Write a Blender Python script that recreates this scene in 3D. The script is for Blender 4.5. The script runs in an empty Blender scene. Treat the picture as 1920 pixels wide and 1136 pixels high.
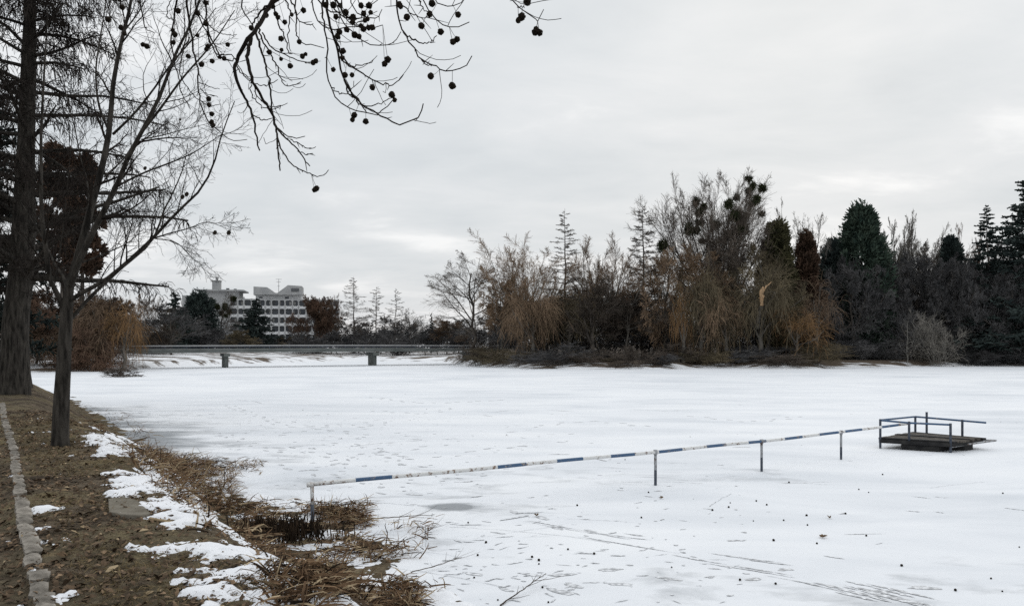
import bpy, math, numpy as np
from mathutils import Vector
C = bpy.context.scene.collection
SC = bpy.context.scene
R = math.radians

# ------------------------------------------------------------------ camera
EYE, FPX, HOR = 3.0, 1500.0, 642.0          # eye height over the ice, focal length in photo pixels, horizon row
cam_d = bpy.data.cameras.new('camera'); cam = bpy.data.objects.new('camera', cam_d); C.objects.link(cam)
cam.location = (0, 0, EYE); cam.rotation_euler = (R(90), 0, 0)
cam_d.sensor_width = 36; cam_d.lens = 36 * FPX / 1920; cam_d.shift_y = (HOR - 568) / 1920
cam_d.clip_start = 0.05; cam_d.clip_end = 6000
SC.camera = cam

# ------------------------------------------------------------------ sky and light
SUN_EL, SUN_AZ = 28, 20                      # soft glow behind the clouds, ahead and a little right
W = bpy.data.worlds.new('World'); SC.world = W; W.use_nodes = True
nt = W.node_tree; nt.nodes.clear()
def nd(t, typ, **kw):
    n = t.nodes.new(typ)
    for k, v in kw.items(): setattr(n, k, v)
    return n
def lk(t, a, b): t.links.new(a, b)
def math_n(t, op, a, b=None, c=None, clamp=False):
    n = nd(t, 'ShaderNodeMath', operation=op, use_clamp=clamp)
    for i, q in enumerate((a, b, c)):
        if q is None: continue
        if isinstance(q, (int, float)): n.inputs[i].default_value = q
        else: lk(t, q, n.inputs[i])
    return n.outputs[0]
def ramp(t, fac, stops):
    n = nd(t, 'ShaderNodeValToRGB'); e = n.color_ramp.elements
    while len(e) < len(stops): e.new(0.5)
    for q, (p, c) in zip(e, stops):
        q.position = p; q.color = (*c, 1) if len(c) == 3 else c
    lk(t, fac, n.inputs[0]); return n.outputs[0]
def mixc(t, fac, a, b, blend='MIX'):
    n = nd(t, 'ShaderNodeMix', data_type='RGBA', blend_type=blend)
    for s, q in ((n.inputs[0], fac), (n.inputs[6], a), (n.inputs[7], b)):
        if isinstance(q, (int, float)): s.default_value = q
        elif isinstance(q, tuple): s.default_value = (*q[:3], 1)
        else: lk(t, q, s)
    return n.outputs[2]
def noise(t, vec, scale, detail=4, rough=.55, dist=0.0):
    n = nd(t, 'ShaderNodeTexNoise'); n.inputs['Scale'].default_value = scale
    n.inputs['Detail'].default_value = detail; n.inputs['Roughness'].default_value = rough
    n.inputs['Distortion'].default_value = dist
    if vec is not None: lk(t, vec, n.inputs['Vector'])
    return n.outputs['Fac']
def mapping(t, vec, scale=(1, 1, 1), rot=(0, 0, 0), loc=(0, 0, 0)):
    n = nd(t, 'ShaderNodeMapping'); n.inputs['Scale'].default_value = scale
    n.inputs['Rotation'].default_value = rot; n.inputs['Location'].default_value = loc
    lk(t, vec, n.inputs['Vector']); return n.outputs[0]

sky = nd(nt, 'ShaderNodeTexSky', sky_type='NISHITA'); sky.sun_disc = False
sky.sun_elevation = R(SUN_EL); sky.sun_rotation = R(SUN_AZ); sky.air_density = 1; sky.dust_density = 3
tc = nd(nt, 'ShaderNodeTexCoord'); sep = nd(nt, 'ShaderNodeSeparateXYZ'); lk(nt, tc.outputs['Generated'], sep.inputs[0])
zz = math_n(nt, 'MAXIMUM', sep.outputs[2], 0.0)
den = math_n(nt, 'ADD', zz, 0.16)
cx = math_n(nt, 'DIVIDE', sep.outputs[0], den); cy = math_n(nt, 'DIVIDE', sep.outputs[1], den)
comb = nd(nt, 'ShaderNodeCombineXYZ'); lk(nt, cx, comb.inputs[0]); lk(nt, cy, comb.inputs[1])
comb.inputs[2].default_value = 3.7
big = noise(nt, comb.outputs[0], 0.62, 4, .5, .15)
fine = noise(nt, mapping(nt, comb.outputs[0], (1, 1.5, 1), loc=(4.2, 1.7, 0)), 1.7, 6, .58, .25)
mixn = math_n(nt, 'ADD', math_n(nt, 'MULTIPLY', big, .62), math_n(nt, 'MULTIPLY', fine, .38))
cloud = ramp(nt, mixn, [(.36, (.64, .685, .72)), (.44, (.70, .74, .77)), (.52, (.765, .795, .82)), (.60, (.94, .955, .965))])
lift = ramp(nt, zz, [(0.0, (.985, .965, .955)), (.09, (.985, .98, .975)), (.40, (1.02, 1.02, 1.02)), (.62, (1.25, 1.25, 1.25)), (1, (1.5, 1.5, 1.5))])
cloud2 = mixc(nt, 1.0, cloud, lift, 'MULTIPLY')
skyc = nd(nt, 'ShaderNodeVectorMath', operation='SCALE'); lk(nt, sky.outputs[0], skyc.inputs[0]); skyc.inputs['Scale'].default_value = 1.0
bg1 = nd(nt, 'ShaderNodeBackground'); lk(nt, skyc.outputs[0], bg1.inputs[0]); bg1.inputs[1].default_value = 0.05
bg2 = nd(nt, 'ShaderNodeBackground'); lk(nt, cloud2, bg2.inputs[0]); bg2.inputs[1].default_value = 1.0
mxs = nd(nt, 'ShaderNodeMixShader'); mxs.inputs[0].default_value = .94      # the cloud layer lets six per cent of the clear sky through
lk(nt, bg1.outputs[0], mxs.inputs[1]); lk(nt, bg2.outputs[0], mxs.inputs[2])
wo = nd(nt, 'ShaderNodeOutputWorld'); lk(nt, mxs.outputs[0], wo.inputs[0])
sd = bpy.data.lights.new('sun', 'SUN'); sd.energy = 0.5; sd.angle = R(25); sd.color = (1, .96, .9)
so = bpy.data.objects.new('sun', sd); C.objects.link(so)
so.rotation_euler = (R(90 - SUN_EL), 0, R(180 - SUN_AZ))
SC.view_settings.view_transform = 'Standard'; SC.view_settings.look = 'None'
SC.view_settings.exposure = 0.03; SC.view_settings.gamma = 1
SC.cycles.max_bounces = 6; SC.cycles.diffuse_bounces = 3; SC.cycles.use_denoising = False

# ------------------------------------------------------------------ materials
def mat(name, c1, c2, scale=3.0, rough=.85, bump=0.0, bscale=30.0, detail=4, vary=.0, stretch=(1, 1, 1), lo=.35, hi=.65, spec=.3):
    m = bpy.data.materials.new(name); m.use_nodes = True; t = m.node_tree
    p = t.nodes['Principled BSDF']; p.inputs['Roughness'].default_value = rough
    p.inputs['Specular IOR Level'].default_value = spec
    co = nd(t, 'ShaderNodeTexCoord').outputs['Object']
    if stretch != (1, 1, 1): co = mapping(t, co, stretch)
    col = ramp(t, noise(t, co, scale, detail), [(lo, c1), (hi, c2)])
    if vary:
        oi = nd(t, 'ShaderNodeObjectInfo').outputs['Random']
        hs = nd(t, 'ShaderNodeHueSaturation'); lk(t, col, hs.inputs['Color'])
        lk(t, math_n(t, 'MULTIPLY_ADD', oi, 2 * vary, 1 - vary), hs.inputs['Value']); col = hs.outputs[0]
    lk(t, col, p.inputs['Base Color'])
    if bump:
        b = nd(t, 'ShaderNodeBump'); b.inputs['Strength'].default_value = bump; b.inputs['Distance'].default_value = .02
        lk(t, noise(t, co, bscale, 6, .6), b.inputs['Height']); lk(t, b.outputs[0], p.inputs['Normal'])
    return m
M = {}
M['bark'] = mat('bark', (.014, .0125, .011), (.068, .061, .053), 5, .95, 1.0, 22, 6, 0, (2.5, 2.5, .5), spec=.1)
M['bark_pale'] = mat('bark_pale', (.05, .045, .04), (.15, .14, .12), 5, .95, .6, 24, 6, 0, (2, 2, .6), spec=.1)
M['bark_far'] = mat('bark_far', (.045, .040, .036), (.115, .10, .086), 1.2, .95, vary=.25, spec=.05)
M['bark_limb'] = mat('bark_limb', (.075, .068, .060), (.17, .155, .135), 1.2, .95, vary=.2, spec=.05)
M['bark_grey'] = mat('bark_grey', (.10, .095, .085), (.21, .20, .18), 1.2, .95, vary=.2, spec=.05)
M['twig_dark'] = mat('twig_dark', (.055, .046, .039), (.130, .107, .088), .6, .95, vary=.25, spec=.03)
M['twig_black'] = mat('twig_black', (.050, .051, .053), (.130, .125, .124), .5, .95, vary=.3, spec=.03)
M['twig_brown'] = mat('twig_brown', (.085, .062, .045), (.20, .142, .098), .35, .95, vary=.2, spec=.03)
M['twig_near'] = mat('twig_near', (.014, .012, .011), (.036, .030, .026), 2, .95, spec=.03)
M['twig_grey'] = mat('twig_grey', (.15, .14, .125), (.27, .25, .22), .6, .95, vary=.15, spec=.03)
M['twig_tan'] = mat('twig_tan', (.12, .086, .058), (.28, .195, .13), .35, .95, vary=.15, spec=.03)
M['twig_olive'] = mat('twig_olive', (.070, .059, .041), (.16, .130, .084), .35, .95, vary=.2, spec=.03)
M['twig_orange'] = mat('twig_orange', (.11, .070, .036), (.26, .155, .078), .5, .95, vary=.1, spec=.03)
M['twig_red'] = mat('twig_red', (.072, .048, .036), (.165, .105, .074), .4, .95, vary=.1, spec=.03)
M['needle'] = mat('needle', (.018, .025, .025), (.056, .072, .065), .8, .9, vary=.25, spec=.1)
M['thuja'] = mat('thuja', (.018, .030, .024), (.056, .076, .056), .9, .9, vary=.2, spec=.1)
M['thuja_olive'] = mat('thuja_olive', (.045, .046, .026), (.10, .092, .048), .9, .9, spec=.05)
M['thuja_brown'] = mat('thuja_brown', (.045, .030, .022), (.105, .065, .045), .9, .9, vary=.15, spec=.05)
M['mistletoe'] = mat('mistletoe', (.018, .022, .013), (.055, .062, .03), 3, .9, spec=.05)
M['seedball'] = mat('seedball', (.012, .010, .008), (.04, .03, .022), 60, .95, .8, 90, spec=.1)
M['splinter'] = mat('splinter', (.30, .18, .095), (.50, .34, .20), 3, .9, 0, stretch=(4, 4, .6))
M['concrete'] = mat('concrete', (.27, .275, .28), (.40, .40, .395), .35, .9, vary=.0, detail=8, lo=.3, hi=.7)
M['concrete_white'] = mat('concrete_white', (.50, .51, .52), (.66, .66, .66), .3, .9, detail=8, lo=.3, hi=.7)
M['concrete_dark'] = mat('concrete_dark', (.085, .095, .09), (.16, .17, .16), .8, .9, detail=8)
M['bridge_concrete'] = mat('bridge_concrete', (.095, .105, .10), (.175, .185, .178), .5, .9, detail=8, stretch=(1, 1, 2), lo=.3, hi=.7)
M['glass'] = mat('glass', (.012, .016, .022), (.04, .05, .065), .5, .15, spec=.5)
M['curtain'] = mat('curtain', (.22, .22, .22), (.40, .39, .37), 1.5, .9, stretch=(3, 3, .2))
M['louver'] = mat('louver', (.07, .075, .08), (.12, .125, .13), 1, .7)
M['steel_dark'] = mat('steel_dark', (.03, .04, .06), (.075, .085, .105), 9, .6, .2, 40)
M['stone'] = mat('stone', (.15, .135, .115), (.34, .31, .27), 9, .95, 1.0, 40, 8, .18, spec=.1)
M['slab'] = mat('slab', (.13, .115, .09), (.22, .20, .165), 5, .95, .6, 50, 8, spec=.1)
M['deck_wood'] = mat('deck_wood', (.035, .03, .026), (.13, .115, .095), 5, .9, .4, 30, 6, stretch=(6, 1, 1))
M['deck_black'] = mat('deck_black', (.010, .010, .011), (.03, .029, .028), 4, .8, .3, 30)
M['dead_leaf'] = mat('dead_leaf', (.11, .075, .046), (.27, .185, .115), 14, .9, spec=.15)
M['dead_leaf_dark'] = mat('dead_leaf_dark', (.045, .032, .021), (.125, .085, .054), 14, .9, spec=.15)
M['grass_dry'] = mat('grass_dry', (.11, .085, .048), (.23, .175, .095), 6, .95, spec=.05)
M['reed_brown'] = mat('reed_brown', (.080, .050, .031), (.24, .155, .092), 5, .95, spec=.05)
M['reed_tan'] = mat('reed_tan', (.26, .195, .12), (.46, .36, .23), 5, .95, spec=.08)
M['reed_dark'] = mat('reed_dark', (.012, .010, .008), (.045, .03, .02), 5, .95, spec=.05)
M['mark'] = mat('ice_mark', (.30, .31, .325), (.74, .755, .78), 13, .6, lo=.40, hi=.60, detail=6)
M['red_cloth'] = mat('red_cloth', (.25, .05, .04), (.38, .09, .07), 12, .9)

def painted_steel(name, base, worn, thr):
    m = bpy.data.materials.new(name); m.use_nodes = True; t = m.node_tree; p = t.nodes['Principled BSDF']
    co = nd(t, 'ShaderNodeTexCoord').outputs['Object']
    f = ramp(t, noise(t, co, 9, 8, .7), [(thr, (0, 0, 0)), (thr + .07, (1, 1, 1))])
    rust = ramp(t, noise(t, co, 30, 3), [(.35, (.07, .035, .02)), (.65, worn)])
    c = mixc(t, f, base, rust); lk(t, c, p.inputs['Base Color']); p.inputs['Roughness'].default_value = .6
    return m
M['paint_white'] = painted_steel('paint_white', (.62, .62, .61), (.25, .17, .12), .53)
M['paint_blue'] = painted_steel('paint_blue', (.035, .085, .17), (.34, .33, .32), .56)
M['paint_grey'] = painted_steel('paint_grey', (.30, .31, .32), (.12, .10, .09), .52)

# snow on the ice: an attribute 'bare' (0..1) says where the snow is blown thin and grey ice shows
m = bpy.data.materials.new('snowy_ice'); m.use_nodes = True; t = m.node_tree; p = t.nodes['Principled BSDF']
co = nd(t, 'ShaderNodeTexCoord').outputs['Object']
at_ = nd(t, 'ShaderNodeAttribute', attribute_name='bare').outputs['Fac']
n1 = noise(t, mapping(t, co, (.5, 1, 1), (0, 0, .35)), 1.3, 8, .65, .5)
n2 = noise(t, co, .12, 4, .5)
thin = math_n(t, 'ADD', math_n(t, 'MULTIPLY', n1, .9), math_n(t, 'MULTIPLY', at_, .62))
thinf = ramp(t, thin, [(.66, (0, 0, 0)), (.98, (1, 1, 1))])
n3 = noise(t, mapping(t, co, (.35, 1, 1), (0, 0, .5)), .55, 7, .6, .6)
snow = ramp(t, math_n(t, 'MULTIPLY_ADD', n3, .55, math_n(t, 'MULTIPLY', n2, .45)), [(.36, (.64, .665, .70)), (.5, (.755, .772, .80)), (.64, (.83, .84, .855))])
lk(t, mixc(t, thinf, snow, (.30, .315, .33)), p.inputs['Base Color'])
p.inputs['Roughness'].default_value = .8; p.inputs['Specular IOR Level'].default_value = .1
b = nd(t, 'ShaderNodeBump'); b.inputs['Strength'].default_value = .25; b.inputs['Distance'].default_value = .03
lk(t, noise(t, co, 6, 7, .6), b.inputs['Height']); lk(t, b.outputs[0], p.inputs['Normal'])
M['ice'] = m
m = bpy.data.materials.new('snow'); m.use_nodes = True; t = m.node_tree; p = t.nodes['Principled BSDF']
co = nd(t, 'ShaderNodeTexCoord').outputs['Object']
sp_ = ramp(t, noise(t, co, 24, 4, .6), [(.68, (.80, .81, .835)), (.75, (.20, .15, .10))])
lk(t, sp_, p.inputs['Base Color'])
p.inputs['Roughness'].default_value = .75; p.inputs['Specular IOR Level'].default_value = .1
b = nd(t, 'ShaderNodeBump'); b.inputs['Strength'].default_value = .7; b.inputs['Distance'].default_value = .03
lk(t, noise(t, co, 11, 7, .65), b.inputs['Height']); lk(t, b.outputs[0], p.inputs['Normal'])
M['snow'] = m
# bank soil: mottled earth, leaf mould and worn grass
m = bpy.data.materials.new('bank_soil'); m.use_nodes = True; t = m.node_tree; p = t.nodes['Principled BSDF']
co = nd(t, 'ShaderNodeTexCoord').outputs['Object']
a = ramp(t, noise(t, co, 9, 10, .72), [(.36, (.036, .028, .020)), (.50, (.115, .090, .063)), (.66, (.22, .175, .125))])
g = ramp(t, noise(t, co, 26, 6, .7), [(.4, (.095, .080, .050)), (.65, (.20, .165, .10))])
lk(t, mixc(t, ramp(t, noise(t, co, .55, 4), [(.42, (0, 0, 0)), (.62, (1, 1, 1))]), a, g), p.inputs['Base Color'])
wet = ramp(t, noise(t, co, 1.1, 6, .62, .8), [(.40, (.52, .50, .50)), (.52, (1, 1, 1)), (.66, (1.28, 1.2, 1.06))])
lk(t, mixc(t, 1.0, p.inputs['Base Color'].links[0].from_socket, wet, 'MULTIPLY'), p.inputs['Base Color'])
p.inputs['Roughness'].default_value = .95; p.inputs['Specular IOR Level'].default_value = .1
b = nd(t, 'ShaderNodeBump'); b.inputs['Strength'].default_value = 1; b.inputs['Distance'].default_value = .04
lk(t, noise(t, co, 22, 8, .7), b.inputs['Height']); lk(t, b.outputs[0], p.inputs['Normal'])
M['soil'] = m
# far ground: snow with leaf litter and trampled soil showing through
m = bpy.data.materials.new('patchy_snow'); m.use_nodes = True; t = m.node_tree; p = t.nodes['Principled BSDF']
co = nd(t, 'ShaderNodeTexCoord').outputs['Object']
la = nd(t, 'ShaderNodeAttribute', attribute_name='litter').outputs['Fac']
f = ramp(t, math_n(t, 'MULTIPLY_ADD', la, .22, noise(t, mapping(t, co, (.35, 1, 1)), .5, 8, .68)), [(.52, (0, 0, 0)), (.60, (1, 1, 1))])
lk(t, mixc(t, f, (.78, .79, .81), (.085, .062, .042)), p.inputs['Base Color']); p.inputs['Roughness'].default_value = .9
M['patchy'] = m

# ------------------------------------------------------------------ mesh helpers
class Geo:
    def __init__(s): s.v = []; s.q = []; s.t = []; s.mq = []; s.mt = []; s.n = 0
    def add(s, v, q=None, t=None, mi=0):
        v = np.asarray(v, float).reshape(-1, 3)
        if q is not None and len(q): q = np.asarray(q, int).reshape(-1, 4); s.q.append(q + s.n); s.mq.append(np.full(len(q), mi))
        if t is not None and len(t): t = np.asarray(t, int).reshape(-1, 3); s.t.append(t + s.n); s.mt.append(np.full(len(t), mi))
        s.v.append(v); s.n += len(v)
    def tubes(s, P, Rr, sides=5, mi=0, cap=False):
        P = np.asarray(P, float); Rr = np.asarray(Rr, float)
        if P.ndim == 2: P = P[None]; Rr = Rr[None]
        Mn, K, _ = P.shape
        if Mn == 0: return
        T = np.gradient(P, axis=1); T /= np.linalg.norm(T, axis=2, keepdims=True) + 1e-9
        mean = np.abs(P[:, -1] - P[:, 0]); ref = np.zeros((Mn, 3)); ref[np.arange(Mn), np.argmin(mean, 1)] = 1
        U = ref[:, None] - (T * ref[:, None]).sum(2, keepdims=True) * T; U /= np.linalg.norm(U, axis=2, keepdims=True) + 1e-9
        V = np.cross(T, U)
        a = np.arange(sides) * 2 * math.pi / sides
        ring = P[:, :, None] + Rr[:, :, None, None] * (np.cos(a)[None, None, :, None] * U[:, :, None] + np.sin(a)[None, None, :, None] * V[:, :, None])
        base = (np.arange(Mn) * K * sides)[:, None, None] + (np.arange(K - 1) * sides)[None, :, None]
        i = np.arange(sides)[None, None]; j = (np.arange(sides) + 1) % sides; j = j[None, None]
        q = np.stack([base + i, base + j, base + j + sides, base + i + sides], -1).reshape(-1, 4)
        v = ring.reshape(-1, 3); tri = None
        if cap:
            tr = []; ex = []; nb = len(v)
            for k in range(Mn):
                for e, o in ((0, 1), (K - 1, 0)):
                    b0 = k * K * sides + e * sides; ci = nb + len(ex); ex.append(P[k, e])
                    for w in range(sides):
                        x, y = b0 + w, b0 + (w + 1) % sides
                        tr.append((ci, y, x) if o else (ci, x, y))
            v = np.vstack([v, ex]); tri = tr
        s.add(v, q, tri, mi)
    def ribbons(s, P, Wd, rng, mi=0):
        P = np.asarray(P, float); Wd = np.asarray(Wd, float); Mn, K, _ = P.shape
        if Mn == 0: return
        T = P[:, -1] - P[:, 0]; T /= np.linalg.norm(T, axis=1, keepdims=True) + 1e-9
        U = np.cross(T, rng.normal(size=(Mn, 3))); U /= np.linalg.norm(U, axis=1, keepdims=True) + 1e-9
        a = P - U[:, None] * Wd[:, :, None]; b_ = P + U[:, None] * Wd[:, :, None]
        v = np.stack([a, b_], 2).reshape(-1, 3)
        base = (np.arange(Mn) * K * 2)[:, None] + (np.arange(K - 1) * 2)[None]
        q = np.stack([base, base + 1, base + 3, base + 2], -1).reshape(-1, 4); s.add(v, q, None, mi)
    def box(s, c, d, mi=0, rz=0.0, bev=0.0):
        c = np.array(c, float); hx, hy, hz = np.array(d, float) / 2
        pts = np.array([(x, y, z) for z in (-hz, hz) for x, y in ((-hx, -hy), (hx, -hy), (hx, hy), (-hx, hy))])
        q = [(3, 2, 1, 0), (4, 5, 6, 7), (0, 1, 5, 4), (1, 2, 6, 5), (2, 3, 7, 6), (3, 0, 4, 7)]
        cs, sn = math.cos(rz), math.sin(rz)
        pts = np.stack([pts[:, 0] * cs - pts[:, 1] * sn, pts[:, 0] * sn + pts[:, 1] * cs, pts[:, 2]], 1) + c
        s.add(pts, q, None, mi)
    def prism(s, poly, e0, e1, mi=0):
        """poly: list of 3-D points (convex or star about its mean), extruded from offset e0 to e1"""
        p0 = np.array(poly, float); n = len(p0); a = p0 + np.array(e0); b_ = p0 + np.array(e1)
        v = np.vstack([a, b_, a.mean(0), b_.mean(0)])
        q = [(i, (i + 1) % n, n + (i + 1) % n, n + i) for i in range(n)]
        tr = [(2 * n, (i + 1) % n, i) for i in range(n)] + [(2 * n + 1, n + i, n + (i + 1) % n) for i in range(n)]
        s.add(v, q, tr, mi)
    def build(s, name, mats, parent=None, smooth=True, bevel=0.0):
        if isinstance(mats, str): mats = [mats]
        me = bpy.data.meshes.new(name)
        v = np.vstack(s.v) if s.v else np.zeros((0, 3))
        q = np.vstack(s.q) if s.q else np.zeros((0, 4), int); tr = np.vstack(s.t) if s.t else np.zeros((0, 3), int)
        me.vertices.add(len(v)); me.vertices.foreach_set('co', v.astype(np.float32).ravel())
        me.loops.add(4 * len(q) + 3 * len(tr)); me.loops.foreach_set('vertex_index', np.concatenate([q.ravel(), tr.ravel()]).astype(np.int32))
        me.polygons.add(len(q) + len(tr))
        st = np.concatenate([np.arange(len(q)) * 4, 4 * len(q) + np.arange(len(tr)) * 3]).astype(np.int32)
        me.polygons.foreach_set('loop_start', st)
        mi = np.concatenate([np.concatenate(s.mq) if s.mq else [], np.concatenate(s.mt) if s.mt else []]).astype(np.int32)
        me.polygons.foreach_set('material_index', mi)
        me.polygons.foreach_set('use_smooth', np.full(len(q) + len(tr), smooth))
        for k in mats: me.materials.append(M[k])
        me.update(calc_edges=True); me.validate()
        o = bpy.data.objects.new(name, me); C.objects.link(o)
        if parent is not None: o.parent = parent
        if bevel:
            bm = o.modifiers.new('edge', 'BEVEL'); bm.width = bevel; bm.segments = 2; bm.limit_method = 'ANGLE'
        return o
def tag(o, label=None, cat=None, group=None, kind=None):
    if label: o['label'] = label
    if cat: o['category'] = cat
    if group: o['group'] = group
    if kind: o['kind'] = kind
    return o
def thing(name, label, cat, loc=(0, 0, 0), group=None, rz=0.0):
    o = bpy.data.objects.new(name, None); C.objects.link(o); o.location = loc; o.rotation_euler = (0, 0, rz)
    o.empty_display_size = .3
    return tag(o, label, cat, group)
def at(u, v, d):                      # photo pixel at depth d -> point
    return np.array(((u - 960) / FPX * d, d, EYE + (HOR - v) / FPX * d))
def on_z(u, v, z):                    # photo pixel on the level z -> point
    d = (EYE - z) * FPX / (v - HOR); return np.array(((u - 960) / FPX * d, d, z))
_pt = np.random.default_rng(5).random((256, 256))
def vnoise(x, y):
    xi = np.floor(x).astype(int); yi = np.floor(y).astype(int); fx = x - xi; fy = y - yi
    fx = fx * fx * (3 - 2 * fx); fy = fy * fy * (3 - 2 * fy)
    g = lambda a, b_: _pt[a % 256, b_ % 256]
    return (g(xi, yi) * (1 - fx) + g(xi + 1, yi) * fx) * (1 - fy) + (g(xi, yi + 1) * (1 - fx) + g(xi + 1, yi + 1) * fx) * fy
def fbm(x, y, o=5, gain=.5):
    a, s_, tot = 1.0, 0.0, 0.0
    for k in range(o): s_ = s_ + a * vnoise(x * 2 ** k + 17.3 * k, y * 2 ** k + 9.1 * k); tot += a; a *= gain
    return s_ / tot
def ss(x): x = np.clip(x, 0, 1); return x * x * (3 - 2 * x)
def sdf(px, py, poly):
    poly = np.asarray(poly, float)[:, :2]; d = np.full(px.shape, 1e9); ins = np.zeros(px.shape, bool); n = len(poly)
    for i in range(n):
        a, b_ = poly[i], poly[(i + 1) % n]; e = b_ - a
        w0, w1 = px - a[0], py - a[1]; h = np.clip((w0 * e[0] + w1 * e[1]) / (e @ e), 0, 1)
        d = np.minimum(d, np.hypot(w0 - e[0] * h, w1 - e[1] * h))
        c = ((a[1] > py) != (b_[1] > py)) & (px < e[0] * (py - a[1]) / (e[1] + 1e-12) + a[0]); ins ^= c
    return np.where(ins, d, -d)
def spline(P, n):
    P = np.asarray(P, float); k = len(P)
    s_ = np.concatenate([[0], np.cumsum(np.linalg.norm(np.diff(P, axis=0), axis=1))]); q = np.linspace(0, s_[-1], n)
    tg = np.gradient(P, s_, axis=0); i = np.clip(np.searchsorted(s_, q, 'right') - 1, 0, k - 2)
    h = (s_[i + 1] - s_[i])[:, None]; w = ((q - s_[i])[:, None]) / h
    return ((2 * w**3 - 3 * w**2 + 1) * P[i] + (w**3 - 2 * w**2 + w) * h * tg[i] + (-2 * w**3 + 3 * w**2) * P[i + 1] + (w**3 - w**2) * h * tg[i + 1])

# ------------------------------------------------------------------ the bank this side of the lake
A_, N_ = np.array((-.555, .832)), np.array((.832, .555))      # along the shore, towards the lake
SH = np.array([(-30, 5.6), (0, 5.0), (4, 3.9), (7, 3.6), (9, 3.45), (10.5, 3.5), (12.2, 3.5), (13.5, 3.7), (16, 4.0), (20, 4.3), (26, 3.7), (36, 4.0), (80, 4)])
def st_(x, y): return x * A_[0] + y * A_[1], x * N_[0] + y * N_[1]
def bank_h(x, y):
    s_, t_ = st_(x, y)
    D1 = np.interp(s_, SH[:, 0], SH[:, 1]) + .5 * (fbm(s_ * .6, t_ * .6, 3) - .5) - t_
    D2 = 44 - y - .2 * (x + 24) + 2 * (fbm(x * .15, y * .15, 3) - .5)
    D = np.minimum(D1, D2)
    rw = np.interp(s_, (10, 14, 20), (1.85, 2.0, 2.7))
    h = 1.24 * ss(D / rw) + .3 * np.clip(D, -1.2, 0)
    tongue = np.interp(s_, (6, 7, 8.5, 9.5, 12.5, 14.5, 17), (.5, .8, 1.05, 1.4, 1.7, .8, .2)) + .6 * (fbm(x * .9 + 3, y * .9, 4, .6) - .5); h = np.maximum(h, .008 * ss((D + tongue) / .5) + .12 * (fbm(x * 2.2, y * 2.2, 4, .6) - .50) - .30 * ss((-D - tongue) / .6))
    h = h + ss(D / .8) * (.10 * (fbm(x * 1.3, y * 1.3, 5, .55) - .5) + .05 * (fbm(x * 5, y * 5, 3) - .5))
    return h - .06 * ss((.36 - t_) / .12)                     # the trodden path left of the kerb lies a little lower
def on_bank(u, v):                    # first point of the bank (or ice) along the sight line
    d = np.linspace(3, 90, 6000); x = (u - 960) / FPX * d; z = EYE + (HOR - v) / FPX * d; h = np.maximum(bank_h(x, d), 0)
    k = int(np.argmax(z <= h)); return np.array((x[k], d[k], h[k]))
def grid(name, xs, ys, zf, mats, attr=None):
    X, Y = np.meshgrid(xs, ys); g = Geo(); Z = zf(X, Y)
    return gridpts(name, X, Y, Z, mats)
def gridpts(name, X, Y, Z, mats, keep=None, parent=None):
    ny, nx = X.shape; g = Geo(); i = np.arange(ny - 1)[:, None] * nx + np.arange(nx - 1)[None]
    q = np.stack([i, i + 1, i + nx + 1, i + nx], -1).reshape(-1, 4)
    if keep is not None:
        k = keep.ravel(); q = q[k[q].any(1)]
        used = np.unique(q); rm = np.full(X.size, -1); rm[used] = np.arange(len(used)); q = rm[q]
        g.add(np.stack([X, Y, Z], -1).reshape(-1, 3)[used], q)
    else: g.add(np.stack([X, Y, Z], -1).reshape(-1, 3), q)
    return g.build(name, mats, parent)
def axis(segs):                        # [(start, end, step), ...]
    return np.concatenate([np.arange(a, b_, s_) for a, b_, s_ in segs] + [[segs[-1][1]]])
s_ax = axis([(-40, 2, 2.0), (2, 16, .07), (16, 28, .14), (28, 62, .4)]); t_ax = axis([(-70, -8, 4.0), (-8, -2, .3), (-2, 6.4, .07)])
Sg, Tg = np.meshgrid(s_ax, t_ax); Xg = Sg * A_[0] + Tg * N_[0]; Yg = Sg * A_[1] + Tg * N_[1]
Zg = bank_h(Xg, Yg)
tag(gridpts('ground', Xg[:, ::-1], Yg[:, ::-1], Zg[:, ::-1], 'soil'), kind='structure')

# ------------------------------------------------------------------ frozen lake
FS = np.array([(-1500, 78), (-80, 78), (-46, 82), (-42.5, 95), (-39, 111), (-26, 130), (-11, 126), (-7.5, 111), (-5.5, 103), (-2, 97), (2, 92), (8, 89.5), (17, 89.5), (22, 93.5), (27, 93.5), (30, 90.5), (35, 90.5), (38, 95), (48, 97), (60, 102), (80, 99), (1500, 99)])
def far_h(x, y):
    D = y - np.interp(x, FS[:, 0], FS[:, 1]) + 2.5 * (fbm(x * .12, y * .12, 4) - .5)
    return np.where(D < 0, .25 * np.clip(D, -2, 0), .75 * ss(D / 5) + .9 * ss((D - 4) / 60)) + .25 * (fbm(x * .4, y * .4, 4) - .5) * ss(D / 2) - .02
xs = axis([(-1500, -60, 120), (-60, -26, 2.0), (-26, 16, .22), (16, 60, 2), (60, 1500, 120)]); ys = axis([(-1500, -30, 98), (-30, 8, 2), (8, 46, .22), (46, 150, 2)])
X, Y = np.meshgrid(xs, ys)
ice = gridpts('ice', X, Y, np.zeros_like(X), 'ice'); tag(ice, kind='structure')
s0, t0 = st_(X, Y); shd = t0 - np.interp(s0, SH[:, 0], SH[:, 1])
bare = np.exp(-np.clip(shd, 0, None) / 3.0) * ss((s0 - 18) / 5) * ss((46 - s0) / 6) * (.10 + 1.35 * fbm(X * .35, Y * .9, 4))
bare += .6 * np.exp(-((X + 13) ** 2 / 16 + (Y - 26) ** 2 / 20)) * fbm(X * .7, Y * 1.2, 4) + .48 * ss((fbm(X * .13 + 5, Y * .2, 5, .6) - .47) / .25) * ss((26 - Y) / 12)
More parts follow.
